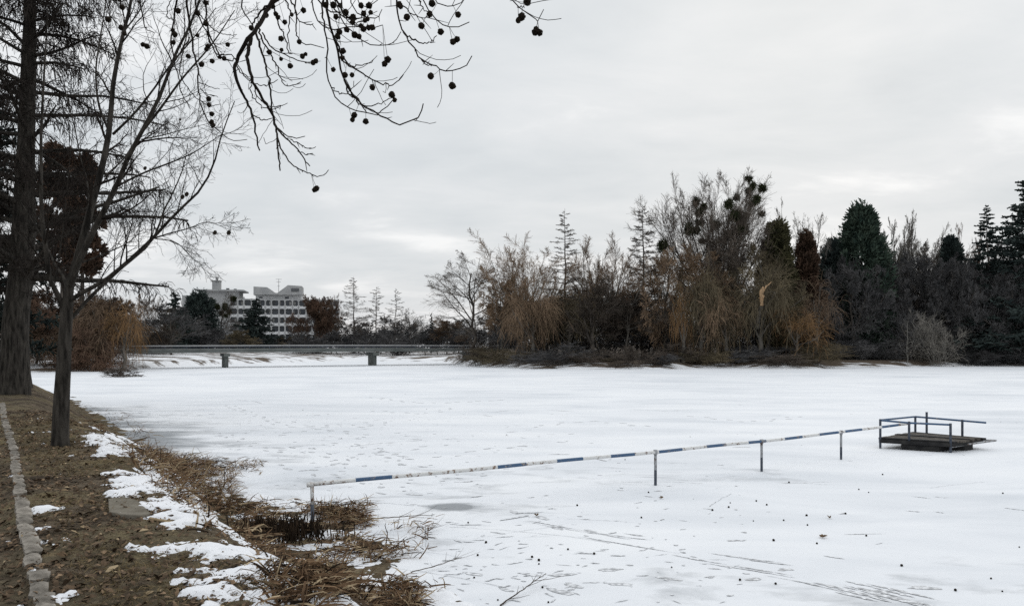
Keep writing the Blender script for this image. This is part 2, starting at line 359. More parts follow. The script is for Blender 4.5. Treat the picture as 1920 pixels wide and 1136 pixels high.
patch = on_z(845, 950, 0); bare += .9 * np.exp(-(((X - patch[0]) / .38) ** 2 + ((Y - patch[1]) / .3) ** 2) ** 2)
al = ice.data.attributes.new('bare', 'FLOAT', 'POINT'); al.data.foreach_set('value', np.clip(bare, 0, 1.3).astype(np.float32).ravel())
xs = axis([(-1500, -110, 60), (-110, 110, .9), (110, 1500, 60)]); ys = axis([(74, 145, .7), (145, 320, 5), (320, 3000, 150)])
X, Y = np.meshgrid(xs, ys); fs = tag(gridpts('far_shore', X, Y, far_h(X, Y), 'patchy'), kind='structure')
lit = ss((Y - np.interp(X, FS[:, 0], FS[:, 1]) - .6) / 4) * np.where(X > -7, 1, .25); al = fs.data.attributes.new('litter', 'FLOAT', 'POINT'); al.data.foreach_set('value', lit.astype(np.float32).ravel())

# scrapes, footprints and drag marks where the snow is worn through to grey ice
rng = np.random.default_rng(11)
g = Geo(); _mz = [.004]
def zmark(): _mz[0] += .0000045; return _mz[0]
def blob(c, L, wd, a, rough=.35):
    zq = zmark(); n = 9; th = np.arange(n) * 2 * math.pi / n; r = 1 + rough * rng.normal(size=n)
    x = np.cos(th) * L / 2 * r; y = np.sin(th) * wd / 2 * r
    p = np.stack([c[0] + x * math.cos(a) - y * math.sin(a), c[1] + x * math.sin(a) + y * math.cos(a), np.full(n, zq)], 1)
    g.add(np.vstack([p, [[c[0], c[1], zq]]]), None, [(n, i, (i + 1) % n) for i in range(n)])
def track(px, step=.62, side=.14, L=.32, wd=.13):
    P = spline([on_z(u, v, 0) for u, v in px], 400); s_ = np.concatenate([[0], np.cumsum(np.linalg.norm(np.diff(P, axis=0), axis=1))])
    for k, q in enumerate(np.arange(0, s_[-1], step)):
        i = int(np.searchsorted(s_, q)); i = min(i, 398); d = P[i + 1] - P[i]; a = math.atan2(d[1], d[0]); sg = 1 if k % 2 else -1
        c = P[i][:2] + sg * side * np.array((-math.sin(a), math.cos(a))) + rng.normal(size=2) * .04
        blob(c, L * rng.uniform(.7, 1.2), wd * rng.uniform(.6, 1.2), a + rng.normal() * .2, .2)
for px in ([(420, 812), (450, 825), (480, 836), (520, 850)], [(560, 838), (600, 848), (640, 862), (690, 880)], [(640, 795), (690, 800), (740, 790)],
           [(770, 842), (800, 838), (850, 830)], [(980, 960), (1050, 985), (1110, 1000)], [(900, 1070), (1000, 1085), (1120, 1098), (1240, 1112)],
           [(1060, 1072), (1200, 1075), (1330, 1082)], [(960, 1100), (1040, 1116), (1100, 1130)], [(1400, 1080), (1480, 1076), (1560, 1075)],
           [(1640, 1100), (1720, 1108), (1800, 1112)], [(690, 905), (740, 925), (800, 930)], [(250, 770), (330, 780), (420, 775)], [(880, 845), (1000, 835)], [(430, 760), (500, 785), (560, 800), (640, 800)], [(520, 815), (600, 805), (700, 820)], [(610, 870), (700, 850), (790, 860), (880, 850)], [(700, 745), (800, 755), (950, 750)], [(1000, 800), (1100, 790), (1230, 800)], [(700, 770), (790, 775), (850, 765)], [(480, 870), (560, 880), (640, 900)], [(1300, 780), (1400, 790), (1500, 780)], [(640, 830), (720, 845), (760, 870), (800, 880)]): track(px)
def streak(px, wd, n=1, spread=.1):
    for k in range(n):
        P = spline([on_z(u, v, .004) for u, v in px], 26); P[:, :2] += rng.normal(size=2) * spread
        a, b_ = sorted(rng.uniform(0, 1, 2)) if n > 1 else (0, 1)
        if b_ - a < .25: b_ = min(1, a + .4); a = max(0, b_ - .4)
        P = P[int(a * 25):int(b_ * 25) + 1]; P[:, 2] = zmark() + .002
        if len(P) < 3: continue
        T = np.gradient(P, axis=0); U = np.stack([-T[:, 1], T[:, 0], 0 * T[:, 0]], 1); U /= np.linalg.norm(U, axis=1, keepdims=True)
        w_ = wd * np.sin(np.linspace(.1, math.pi - .1, len(P))) * (1 + .5 * rng.normal(size=len(P))).clip(.15, 2)
        v = np.stack([P - U * w_[:, None] / 2, P + U * w_[:, None] / 2], 1).reshape(-1, 3)
        g.add(v, [(2 * i, 2 * i + 1, 2 * i + 3, 2 * i + 2) for i in range(len(P) - 1)])
streak([(1555, 1092), (1640, 1110), (1760, 1140)], .05, 18, .13)
streak([(1340, 1058), (1500, 1085), (1640, 1118)], .03, 3, .06)
for px in ([(1090, 985), (1180, 1003), (1260, 1012)], [(900, 965), (1150, 1010), (1330, 1040)], [(1180, 1030), (1300, 1055), (1440, 1078)], [(1330, 1040), (1400, 1050), (1520, 1065)],
           [(745, 828), (790, 824), (830, 822)], [(640, 840), (720, 832), (830, 828)], [(1690, 955), (1760, 962), (1790, 970)], [(1880, 950), (1920, 956), (1960, 962)],
           [(1150, 765), (1250, 770), (1330, 766)], [(900, 775), (990, 768), (1080, 772)], [(1700, 930), (1750, 935), (1770, 936)], [(400, 752), (440, 750), (500, 758)]):
    streak(px, .035, 2, .12)
for k in range(720):
    cl = rng.random()
    if cl < .55: u, v = rng.normal(680, 200), 775 + abs(rng.normal(0, 70))
    elif cl < .84: u, v = rng.uniform(760, 1400), rng.uniform(900, 1136)
    else: u, v = rng.uniform(300, 1920), 720 + rng.exponential(110)
    if v < 700 or v > 1300: continue
    c = on_z(u, v, 0)
    if bank_h(c[0], c[1]) > -.1: continue
    big_ = rng.random() < .10
    blob(c, rng.uniform(.03, .2) * rng.choice([.5, 1, 1.3]) * (2.6 if big_ else 1), rng.uniform(.01, .05) * (1.6 if big_ else 1), rng.choice([.25, .45, 2.7]) + rng.normal() * .35)
for k in range(20):
    u, v = rng.uniform(500, 1900), rng.uniform(730, 1120); c = on_z(u, v, 0)
    if bank_h(c[0], c[1]) > -.1: continue
    a = rng.choice([.1, .5, 2.75]) + rng.normal() * .25; L = rng.uniform(.8, 2.8); bow = rng.normal() * .25
    w_ = np.linspace(-.5, .5, 18); P = np.stack([c[0] + L * (w_ * math.cos(a) - bow * w_ ** 2 * math.sin(a)), c[1] + L * (w_ * math.sin(a) + bow * w_ ** 2 * math.cos(a)), np.full(18, zmark())], 1)
    P[:, :2] += np.cumsum(rng.normal(size=(18, 2)), 0) * .012; T = np.gradient(P, axis=0); U = np.stack([-T[:, 1], T[:, 0], 0 * T[:, 0]], 1); U /= np.linalg.norm(U, axis=1, keepdims=True)
    hw = rng.uniform(.004, .010) * (.3 + rng.random(18))[:, None]; g.add(np.stack([P - U * hw, P + U * hw], 1).reshape(-1, 3), [(2 * i, 2 * i + 1, 2 * i + 3, 2 * i + 2) for i in range(17)])
tag(g.build('snow_scrapes', 'mark', smooth=False), 'grey scrapes and footprints worn through the snow on the ice', kind='stuff')

# ------------------------------------------------------------------ snow left on the bank
poly_px = [[(205, 888), (245, 884), (300, 908), (350, 925), (388, 958), (398, 992), (350, 988), (290, 962), (255, 932), (218, 908)],
           [(338, 1016), (385, 1018), (452, 1030), (462, 1046), (410, 1040), (350, 1028)],
           [(362, 1056), (425, 1048), (520, 1078), (592, 1105), (612, 1160), (470, 1170), (430, 1105), (385, 1078)],
           [(196, 832), (236, 842), (248, 852), (212, 852)], [(462, 962), (545, 966), (548, 976), (466, 976)], [(170, 812), (215, 824), (200, 834), (176, 822)],
           [(82, 948), (118, 948), (116, 960), (86, 960)], [(100, 1012), (132, 1010), (130, 1020), (104, 1020)], [(2, 878), (24, 876), (26, 892), (2, 898)],
           [(560, 990), (640, 995), (640, 1012), (570, 1006)], [(600, 1045), (690, 1050), (690, 1068), (610, 1062)], [(372, 868), (440, 880), (430, 892), (372, 884)], [(420, 1030), (470, 1045), (500, 1070), (450, 1055)], [(520, 1085), (600, 1100), (590, 1112), (530, 1105)]]
polys = [[on_bank(u, v) for u, v in pl] for pl in poly_px]
sx = axis([(3.5, 15, .032), (15, 26, .08)]); tx = axis([(-1.2, 5.6, .034)])
Sg, Tg = np.meshgrid(sx, tx); X = Sg * A_[0] + Tg * N_[0]; Y = Sg * A_[1] + Tg * N_[1]
th = np.full(X.shape, -1.0)
Xw = X + .45 * (fbm(X * 1.3 + 9, Y * 1.3, 4) - .5) + .25 * (fbm(X * 5, Y * 5 + 3, 3) - .5); Yw = Y + .5 * (fbm(X * 1.3, Y * 1.3 + 21, 4) - .5) + .3 * (fbm(X * 5 + 8, Y * 5, 3) - .5)
for k, pl in enumerate(polys): th = np.maximum(th, np.clip(sdf(Xw, Yw, pl), -.5, .15) + (-.25 if k in (6, 7, 8) else (.10 if k in (1, 2) else .02)))
nz = fbm(X * 1.6, Y * 1.6, 5, .6) - .5
sprinkle = np.where((Tg > 2.0), (fbm(X * 1.1 + 40, Y * 1.1, 5, .6) - .55) * 1.2 + .3 * (fbm(X * 5, Y * 5, 3) - .5), -1)
th = np.maximum(th + .85 * nz + .85 * (fbm(X * 3.6, Y * 3.6, 5, .68) - .53) + .35 * (fbm(Sg * 9 + 3, Tg * 4, 3) - .5) + .30 * (fbm(X * 15, Y * 15, 3) - .5) + .01, sprinkle)
hgt = np.clip(th * .24, -.05, .034)
tag(gridpts('snow_patches', X[:, ::-1], Y[:, ::-1], (bank_h(X, Y) + hgt)[:, ::-1], 'snow', (hgt > -.03)[:, ::-1]), 'thin old snow lying in patches along the top of the bank', kind='stuff')

# ------------------------------------------------------------------ litter, grass, reeds
def pts_bank(n, s0, s1, t0, t1, p=1.0):
    s_ = s0 + (s1 - s0) * rng.random(n) ** p; t_ = rng.uniform(t0, t1, n); x = s_ * A_[0] + t_ * N_[0]; y = s_ * A_[1] + t_ * N_[1]
    return np.stack([x, y, bank_h(x, y)], 1), t_
g = Geo()
P, tt = pts_bank(42000, 3.2, 24, -3.5, 3.0, 1.7)
keep = rng.random(len(P)) < np.where(tt < .36, 1, .35 + .65 * ss((fbm(P[:, 0] * .5, P[:, 1] * .5, 3) - .38) / .2)); P = P[keep]
n = len(P); a = rng.uniform(0, 6.28, n); L = rng.uniform(.008, .036, n) * rng.choice([.7, 1, 1.25], n); dirv = np.stack([np.cos(a), np.sin(a), rng.normal(0, .35, n)], 1)
mid = P + np.array((0, 0, .012)) + dirv * 0
Pl = np.stack([mid - dirv * L[:, None], mid + np.array((0, 0, .008)), mid + dirv * L[:, None]], 1)
Wd = np.stack([L * .12, L * .55, L * .15], 1)
class Flat:                           # leaf blades lie roughly flat: ribbon across the ground
    def normal(self, size): q = rng.normal(size=size) * .35; q[:, 2] += 1; return q
half = rng.random(n); Wd[half > .985] *= 1.15; Pl[half > .985] += (Pl[half > .985] - mid[half > .985][:, None]) * .2
for mi, sel in ((0, half < .24), (1, (half >= .24) & (half < .982)), (2, half >= .982)): g.ribbons(Pl[sel], Wd[sel], Flat(), mi)
tag(g.build('leaf_litter', ['dead_leaf', 'dead_leaf_dark', 'reed_tan'], smooth=False), 'brown leaf litter over the trodden bank and path', kind='stuff')
g = Geo()
P, tt = pts_bank(22000, 3.4, 22, .6, 3.4, 1.5)
P = P[rng.random(len(P)) < ss((fbm(P[:, 0] * .8, P[:, 1] * .8, 4) - .42) / .15)]; n = len(P)
d = rng.normal(size=(n, 3)) * (.8, .8, .25); d[:, 2] = abs(d[:, 2]) + .25; d /= np.linalg.norm(d, axis=1, keepdims=True); L = rng.uniform(.03, .11, n)[:, None]
Pl = np.stack([P, P + d * L * .55, P + d * L + np.array((0, 0, -.02))], 1); g.ribbons(Pl, np.tile((.003, .0025, .0008), (n, 1)), rng)
tag(g.build('dry_grass', 'grass_dry', smooth=False), 'short withered grass on the top of the bank', kind='stuff')

reed_px = [([(235, 870), (300, 890), (350, 935), (395, 985), (470, 1040), (520, 1075), (500, 1090), (440, 1040), (370, 990), (330, 945), (270, 905)], 900, .2, .4), ([(225, 848), (300, 848), (400, 872), (440, 915), (446, 962), (385, 962), (345, 925), (262, 885)], 3000, .36, .35),
           ([(440, 948), (560, 950), (690, 968), (698, 990), (600, 1000), (520, 1012), (450, 1000), (385, 955)], 1500, .24, .2),
           ([(430, 990), (640, 1000), (740, 1030), (775, 1062), (728, 1085), (735, 1150), (600, 1165), (545, 1092), (480, 1062)], 2800, .25, .35),
           ([(470, 1080), (560, 1085), (740, 1075), (790, 1136), (760, 1175), (560, 1185)], 1900, .25, .35), ([(580, 955), (690, 950), (705, 985), (620, 992)], 700, .26, .15), ([(400, 868), (500, 868), (520, 890), (440, 892)], 220, .22, .3),
           ([(690, 1000), (760, 985), (820, 985), (780, 1060), (840, 1100), (760, 1136), (730, 1080)], 170, .22, .4),
           ([(165, 768), (240, 782), (330, 850), (230, 850), (160, 800)], 900, .3, .3), ([(110, 735), (165, 768), (160, 800), (100, 760)], 500, .3, .3)]
g = Geo(); gd = Geo()
for px, cnt, ln, up in reed_px:
    pl = np.array([on_bank(u, v) for u, v in px]); lo, hi = pl[:, :2].min(0), pl[:, :2].max(0)
    q = rng.uniform(lo, hi, (cnt * 8, 2)); dd = sdf(q[:, 0], q[:, 1], pl) + .35 * (fbm(q[:, 0] * 1.4, q[:, 1] * 1.4, 4) - .55)
    q = q[(dd > 0) & (rng.random(len(q)) < ss((fbm(q[:, 0] * 1.7 + 9, q[:, 1] * 1.7, 4, .6) - .40) / .16))][:cnt]
    z = np.maximum(bank_h(q[:, 0], q[:, 1]), 0); base = np.stack([q[:, 0], q[:, 1], z], 1); n = len(base)
    lie = rng.random(n) > up
    d = rng.normal(size=(n, 3)); d[:, 2] = np.where(lie, rng.uniform(.02, .35, n), rng.uniform(.5, 2.0, n)); d[:, 0] += .35; d /= np.linalg.norm(d, axis=1, keepdims=True)
    L = ln * rng.uniform(.35, 1.3, n)[:, None]; base[:, 2] += np.where(lie, rng.uniform(0, .16, n), 0)
    bend = rng.normal(size=(n, 3)) * .25; bend[:, 2] -= .35
    Pl = np.stack([base, base + d * L * .4, base + d * L * .75 + bend * L * .12, base + d * L + bend * L * .4], 1)
    Pl[:, :, 2] = np.maximum(Pl[:, :, 2], z[:, None] + .004)
    w_ = rng.uniform(.003, .0105, n)[:, None] * np.array((1, .9, .7, .25)); c = rng.random(n)
    for mi, sel in ((0, c < .60), (1, c >= .80), (2, (c >= .60) & (c < .80))): g.ribbons(Pl[sel], w_[sel], rng, mi)
tag(g.build('reeds', ['reed_brown', 'reed_tan', 'reed_dark'], smooth=False), 'flattened dead reeds along the frozen shore', kind='stuff')
b0 = on_z(530, 1003, 0.05)                                     # the burnt-looking black stubble near the first rail post
n = 460; q = b0[:2] + rng.normal(size=(n, 2)) * (.34, .22); base = np.stack([q[:, 0], q[:, 1], np.maximum(bank_h(q[:, 0], q[:, 1]), 0)], 1)
d = rng.normal(size=(n, 3)) * .25; d[:, 2] = 1; L = rng.uniform(.10, .34, n)[:, None]
gd.tubes(np.stack([base, base + d * L * .5, base + d * L], 1), np.tile((.009, .008, .006), (n, 1)), 4)
tag(gd.build('reed_stubble', 'reed_dark', smooth=False), 'black cut reed stubble beside the first rail post', kind='stuff')

# ------------------------------------------------------------------ kerb of single stones along the path
s_ = 4.6; k = 0
while s_ < 27:
    L = rng.uniform(.22, .40); wd = rng.uniform(.115, .135); c = A_ * (s_ + L / 2) + N_ * (.375 + .009 * (s_ - 6) + rng.normal() * .006 + .02 * math.sin(s_ * .5))
    g = Geo(); nl, nw = 6, 4
    uu, vv = np.meshgrid(np.linspace(-1, 1, nl), np.linspace(-1, 1, nw)); e = np.maximum(abs(uu) ** 5, abs(vv) ** 4)
    zt = .045 - .016 * e + rng.normal(size=uu.shape) * .005
    top = np.stack([uu * L / 2 * (1 - .05 * abs(vv) ** 4) + rng.normal(size=uu.shape) * .006, vv * wd / 2 * (1 - .08 * abs(uu) ** 4) + rng.normal(size=uu.shape) * .006, zt], -1)
    i = np.arange(nw - 1)[:, None] * nl + np.arange(nl - 1); g.add(top.reshape(-1, 3), np.stack([i, i + 1, i + nl + 1, i + nl], -1).reshape(-1, 4))
    ring = [(0, j) for j in range(nl)] + [(r, nl - 1) for r in range(1, nw)] + [(nw - 1, j) for j in range(nl - 2, -1, -1)] + [(r, 0) for r in range(nw - 2, 0, -1)]
    rt = np.array([top[r, j] for r, j in ring]); rb = rt.copy(); rb[:, 2] = -.12; nr = len(ring)
    g.add(np.vstack([rt, rb]), [(j, nr + j, nr + (j + 1) % nr, (j + 1) % nr) for j in range(nr)])
    o = g.build('kerb_stone', 'stone'); o.location = (c[0], c[1], float(bank_h(*(c + N_ * .2))) - .012 + rng.normal() * .006)
    o.rotation_euler = (rng.normal() * .03, rng.normal() * .03, math.atan2(A_[1], A_[0]) + rng.normal() * .04)
    tag(o, 'rounded grey kerb stone in the row edging the leaf-strewn path', 'kerb stone', 'kerb stones edging the path')
    s_ += L + rng.uniform(.006, .025); k += 1
# flat concrete slab let into the grass, and the loose board by the snow
g = Geo(); pl = [on_bank(u, v) for u, v in ((203, 940), (232, 934), (258, 946), (282, 968), (262, 974), (225, 971), (204, 962))]
zc = np.mean([q[2] for q in pl]); g.prism([(q[0], q[1], zc) for q in pl], (0, 0, -.10), (0, 0, .035))
tag(g.build('concrete_slab', 'slab', smooth=False, bevel=.012), 'flat worn concrete slab set in the dead grass beside the snow', 'slab')
def stick(name, label, px, z, r0, mk, twigs=0, cat='stick', bank=False):
    P = np.array([on_bank(u, v) + (0, 0, .02) if bank else on_z(u, v, zz_) for (u, v), zz_ in zip(px, z)]); g = Geo(); Q = spline(P, 14)
    Q[1:-1] += rng.normal(size=(12, 3)) * (.006, .006, .003); g.tubes(Q, np.linspace(r0, r0 * .35, 14), 6, cap=True)
    for k in range(twigs):
        i = rng.integers(2, 12); d = Q[i + 1] - Q[i]; d /= np.linalg.norm(d); e = d + rng.normal(size=3) * .7; e[2] = abs(e[2]) * .5; L = rng.uniform(.08, .3)
        g.tubes(np.array([Q[i], Q[i] + e * L * .5, Q[i] + e * L + (0, 0, .02)]), np.array((r0 * .4, r0 * .3, r0 * .15)), 4)
    return tag(g.build(name, mk), label, cat)
stick('fallen_branch', 'straight dark branch lying on the ice right of the first rail post', [(688, 972), (740, 969), (815, 964)], (.03, .05, .03), .011, 'twig_dark', 5, 'branch')
stick('fallen_twig', 'forked bare twig standing up from the snow at the bottom of the photo', [(938, 1134), (975, 1108), (1024, 1074)], (.01, .05, .16), .010, 'twig_dark', 9, 'twig')
stick('fallen_twig', 'thin crooked twig on the snow at the right edge of the reeds', [(770, 1072), (810, 1062), (866, 1044)], (.02, .05, .08), .007, 'twig_dark', 6, 'twig')
stick('fallen_twig', 'spiky dead twig low on the snow beyond the reeds', [(745, 1018), (790, 1000), (822, 984)], (.02, .03, .06), .006, 'twig_dark', 8, 'twig')
stick('wooden_lath', 'orange-brown wooden lath lying between the concrete slab and the snow', [(281, 976), (320, 983), (362, 993)], (0, 0, 0), .018, 'reed_tan', 0, 'lath', True)
# fallen seed balls and single leaves on the ice
def ball_geo(r, seed, spikes=True):
    rg = np.random.default_rng(seed); nlat, nlon = 7, 10; g = Geo(); vs = []
    for i in range(nlat + 1):
        for j in range(nlon):
            a, b_ = math.pi * i / nlat, 2 * math.pi * (j + .5 * (i % 2)) / nlon; rr = r * (1 + (.16 if (i + j) % 2 else -.06) + rg.normal() * .05)
            vs.append((rr * math.sin(a) * math.cos(b_), rr * math.sin(a) * math.sin(b_), rr * math.cos(a)))
    g.add(vs, [(i * nlon + j, (i + 1) * nlon + j, (i + 1) * nlon + (j + 1) % nlon, i * nlon + (j + 1) % nlon) for i in range(nlat) for j in range(nlon)])
    return g
fall = [(417, 122), (657, 78), (932, 113), (927, 128), (872, 138), (1020, 107), (1055, 120), (1010, 174), (1112, 172), (1189, 156), (1192, 188), (1078, 240), (1224, 250), (1390, 224),
        (386, 270), (474, 285), (265, 296), (288, 307), (288, 319), (965, 373), (1085, 386), (1365, 68), (1398, 78), (1509, 325), (1810, 368), (1848, 411), (1905, 262), (1850, 81), (633, 163),
        (50, 180), (110, 247), (82, 290), (70, 365), (300, 398), (320, 448), (150, 440), (1130, 45), (1320, 150), (735, 330), (1690, 408), (1445, 18)]
fpx = [(x * .557 + 850, y * .557 + 880) for x, y in fall] + [(950, 815), (568, 769), (1172, 862), (1294, 819), (800, 767), (640, 822)]
b_me = ball_geo(.019, 1).build('fallen_seed_ball', 'seedball'); first = True
for u, v in fpx:
    o = b_me if first else b_me.copy()
    if not first: C.objects.link(o)
    first = False; q = on_z(u, v, 0); sc_ = rng.uniform(.5, .95); o.location = (q[0], q[1], .016 * sc_); o.scale = (sc_,) * 3; o.rotation_euler = tuple(rng.uniform(0, 3, 3))
    tag(o, 'small dark seed ball lying loose on the snow of the frozen lake', 'seed ball', 'seed balls fallen on the ice')
def leaf(px, L, label, ang):
    q = on_z(*px, 0); g = Geo(); n = 11; th_ = np.arange(n) * 2 * math.pi / n; rr = L * (.62 + .38 * np.cos(th_ * 5 / 1.0) * np.cos(th_ / 2) ** 2)
    p_ = np.stack([rr * np.cos(th_), rr * .7 * np.sin(th_), .012 + .03 * abs(np.sin(th_)) + rng.uniform(0, .02, n)], 1)
    g.add(np.vstack([p_, [[0, 0, .008]], p_ - (0, 0, .003)]), None, [(n, i, (i + 1) % n) for i in range(n)])
    o = g.build('fallen_leaf', 'dead_leaf', smooth=False); o.location = (q[0], q[1], .002); o.rotation_euler = (0, 0, ang); tag(o, label, 'leaf')
leaf((1543, 1008), .10, 'curled tan leaf on the open snow, largest of the loose leaves', .4)
leaf((1555, 972), .07, 'small dark leaf on the snow just behind the big tan leaf', 1.4)
leaf((1006, 968), .07, 'reddish leaf on the scraped snow in front of the rail', 2.2)
leaf((1240, 935), .06, 'crumpled brown leaf on the snow near the foot of the second rail post', 2.9)
# ------------------------------------------------------------------ handrail and bathing platform
rail_px = [(585, 908), (1229, 847), (1428, 827), (1577, 810), (1648, 800.5), (1706, 793.5)]
def railpt(u, v, z=.70): return on_z(u, v, z)
RP = np.array([railpt(*q) for q in rail_px])
hr = thing('handrail', 'long blue and white pipe handrail running from the reeds to the platform', 'handrail', (0, 0, 0))
cut = [585, 666, 734, 932, 986, 1043, 1092, 1144, 1189, 1234, 1278, 1324, 1360, 1402, 1435, 1470, 1503, 1535, 1571, 1583, 1615, 1652, 1684, 1706]
g = Geo()
def rail_at(u):
    for a, b_ in zip(RP[:-1], RP[1:]):
        ua, ub = (960 + FPX * q[0] / q[1] for q in (a, b_))
        if ua - 1e-6 <= u <= ub + 1e-6:
            k = (u - 960) / FPX; d = b_ - a; w = (k * a[1] - a[0]) / (d[0] - k * d[1]); return a + w * d
    return RP[-1]
for i in range(len(cut) - 1):
    P = np.array([rail_at(u) for u in np.linspace(cut[i], cut[i + 1], 5)]); P[:, 2] += .006 * np.sin(P[:, 0] * 1.7)
    g.tubes(P, np.full(5, .034), 10, 1 if i % 2 else 0, cap=(i in (0, len(cut) - 2)))
g.build('rail', ['paint_white', 'paint_blue'], hr)
for i, q in enumerate(RP[:4]):
    g = Geo(); z0 = -.25 if i else min(-.1, float(bank_h(q[0], q[1])) - .1); lean = (.02, -.03, 0) if i == 0 else (0, 0, 0)
    f = np.array((q[0], q[1], z0)) + lean; n = 6
    P = np.array([f + (np.array((q[0], q[1], .70)) - f) * w for w in np.linspace(0, 1, n)]); g.tubes(P[:4], np.full(4, .030), 10, 1, True)
    g.tubes(P[3:], np.full(3, .0302), 10, 0, True)
    if i == 0: g.tubes(np.array([q + (-.075, -.03, 0), q + (.02, .01, 0)]), np.full(2, .040), 10, 0, True)
    else: g.tubes(np.array([q + (0, 0, -.05), q + (0, 0, .045)]), np.full(2, .044), 10, 0, True)
    g.build('post', ['paint_white', 'steel_dark'] if i == 0 else ['paint_grey', 'steel_dark'], hr)

P0, P1, P2, P3 = np.array((10.45, 22.7)), np.array((12.15, 24.1)), np.array((13.3, 22.65)), np.array((11.95, 21.8))
pf = thing('bathing_platform', 'small dark wooden bathing platform with blue pipe rails frozen into the ice', 'platform', (0, 0, 0))
dz = .31
def lerp(a, b_, w): return a + (b_ - a) * w
for k in range(9):                                            # boards run from the back edge to the front edge
    g = Geo(); w0, w1 = k / 9 + .006, (k + 1) / 9 - .006; j0, j1 = rng.uniform(-.04, .06, 2)
    c = [lerp(lerp(P0, P3, 0 - .03), lerp(P1, P2, 0 - .03), w0), lerp(lerp(P0, P3, 0 - .03), lerp(P1, P2, -.03), w1), lerp(lerp(P0, P3, 1.02 + j0), lerp(P1, P2, 1.02 + j0), w1), lerp(lerp(P0, P3, 1.02 + j0), lerp(P1, P2, 1.02 + j0), w0)]
    zz_ = dz + rng.normal() * .006 + (.03 if k == 4 else 0)
    g.prism([(q[0], q[1], zz_) for q in c], (0, 0, -.045), (0, 0, 0)); g.build('deck_board', 'deck_wood' if k % 4 else 'deck_black', pf, False)
g = Geo()
def bar(a, b_, z0, z1, wd):
    a, b_ = np.array(a), np.array(b_); d = (b_ - a) / np.linalg.norm(b_ - a); n_ = np.array((-d[1], d[0])) * wd / 2
    g.prism([(*(a - n_), 0), (*(b_ - n_), 0), (*(b_ + n_), 0), (*(a + n_), 0)], (0, 0, z0), (0, 0, z1))
for a, b_ in ((P0, P1), (P1, P2), (P2, P3), (P3, P0)): bar(a, b_, dz - .15, dz - .05, .09)
bar(lerp(P0, P3, .5), lerp(P1, P2, .5), dz - .148, dz - .052, .085); g.build('frame', 'deck_black', pf, False)
for lo_, hi_, e in ((.30, .62, .0), (.70, .80, .55)):
    g = Geo(); a, b_ = lerp(P0, P3, lo_), lerp(P0, P3, hi_ + .22); v_ = (P1 - P0) * .8
    if e: a, b_ = lerp(P3, P2, .45), lerp(P3, P2, .72); v_ = (P0 - P3) * .5
    g.prism([(*a, 0), (*b_, 0), (*(b_ + v_), 0), (*(a + v_), 0)], (0, 0, -.02), (0, 0, dz - .152)); g.build('float', 'deck_black', pf, False, .02)
def pipe(name, pts, r, mk='paint_blue', cap=True):
    g = Geo(); P = np.array(pts, float); Q = np.concatenate([np.linspace(P[i], P[i + 1], 6)[(1 if i else 0):] for i in range(len(P) - 1)])
    g.tubes(Q, np.full(len(Q), r), 8, 0, cap); return g.build(name, mk, pf)
for q, z0, z1 in ((P0, -.25, .83), (lerp(P0, P3, .42), dz - .1, .80), (lerp(P1, P2, .18), dz - .15, .93), (lerp(P1, P2, .72), -.25, .78), (P3, -.25, .80), (P1, -.25, .76)):
    pipe('post', [(*q, z0), (*q, z1)], .034, 'steel_dark')
pipe('top_rail', [(*P0, .80), (*P1, .77), (*lerp(P1, P2, .5), .755), (*lerp(P1, P2, 1.06), .74)], .027)
pipe('top_rail', [(*P0, .795), (*lerp(P0, P3, .42), .76), (*P3, .76)], .027)
pipe('boom', [(*lerp(P1, P2, .98), dz - .07), (*(P2 + (.25, -.25)), .26), (*lerp(P2, P3, .55), .17), (*P3, .15)], .026, 'paint_grey')

# ------------------------------------------------------------------ footbridge
br = thing('footbridge', 'low grey concrete footbridge on slim piers across the far end of the lake', 'bridge')
BA, BB = np.array((-52.0, 87.6)), np.array((-2.0, 114.0)); be = (BB - BA) / np.linalg.norm(BB - BA); bn = np.array((-be[1], be[0])); BL = np.linalg.norm(BB - BA)
def span(name, n0, n1, ztop, zbot, mk, a0=0, a1=BL, steps=24, parent=br):
    g = Geo(); rows = []
    for w in np.linspace(a0, a1, steps):
        c = BA + be * w; zt = ztop(w) if callable(ztop) else ztop; zb = zbot(w) if callable(zbot) else zbot
        rows.append([(*(c + bn * n0), zb), (*(c + bn * n1), zb), (*(c + bn * n1), zt), (*(c + bn * n0), zt)])
    v = np.array(rows).reshape(-1, 3); q = [(i * 4 + j, (i + 1) * 4 + j, (i + 1) * 4 + (j + 1) % 4, i * 4 + (j + 1) % 4) for i in range(steps - 1) for j in range(4)]
    e = (steps - 1) * 4; q += [(0, 1, 2, 3), (e + 3, e + 2, e + 1, e)]; g.add(v, q); return g.build(name, mk, parent, False)
camber = lambda w: .10 * math.sin(math.pi * w / BL)
span('deck', -1.7, 1.7, lambda w: 2.16 + camber(w), lambda w: 2.02 + camber(w), 'bridge_concrete')
span('beam', -1.62, -1.1, lambda w: 2.018 + camber(w), lambda w: 1.70 + camber(w) + .10 * (w / BL) ** 3, 'bridge_concrete'); span('beam', 1.1, 1.62, lambda w: 2.018 + camber(w), lambda w: 1.70 + camber(w) + .10 * (w / BL) ** 3, 'bridge_concrete')
for n_ in (-1.62, 1.62):
    rl = span('railing', n_ - .06, n_ + .06, lambda w: 2.60 + camber(w), lambda w: 2.48 + camber(w), 'concrete')
    span('mid_rail', n_ - .03, n_ + .03, lambda w: 2.36 + camber(w), lambda w: 2.31 + camber(w), 'steel_dark', parent=rl)
    for w in np.arange(1.0, BL, 2.35):
        g = Geo(); c = BA + be * w + bn * n_; g.box((*c, 2.318 + camber(w)), (.07, .07, .32), 0, math.atan2(be[1], be[0])); g.build('baluster', 'steel_dark', rl, False)
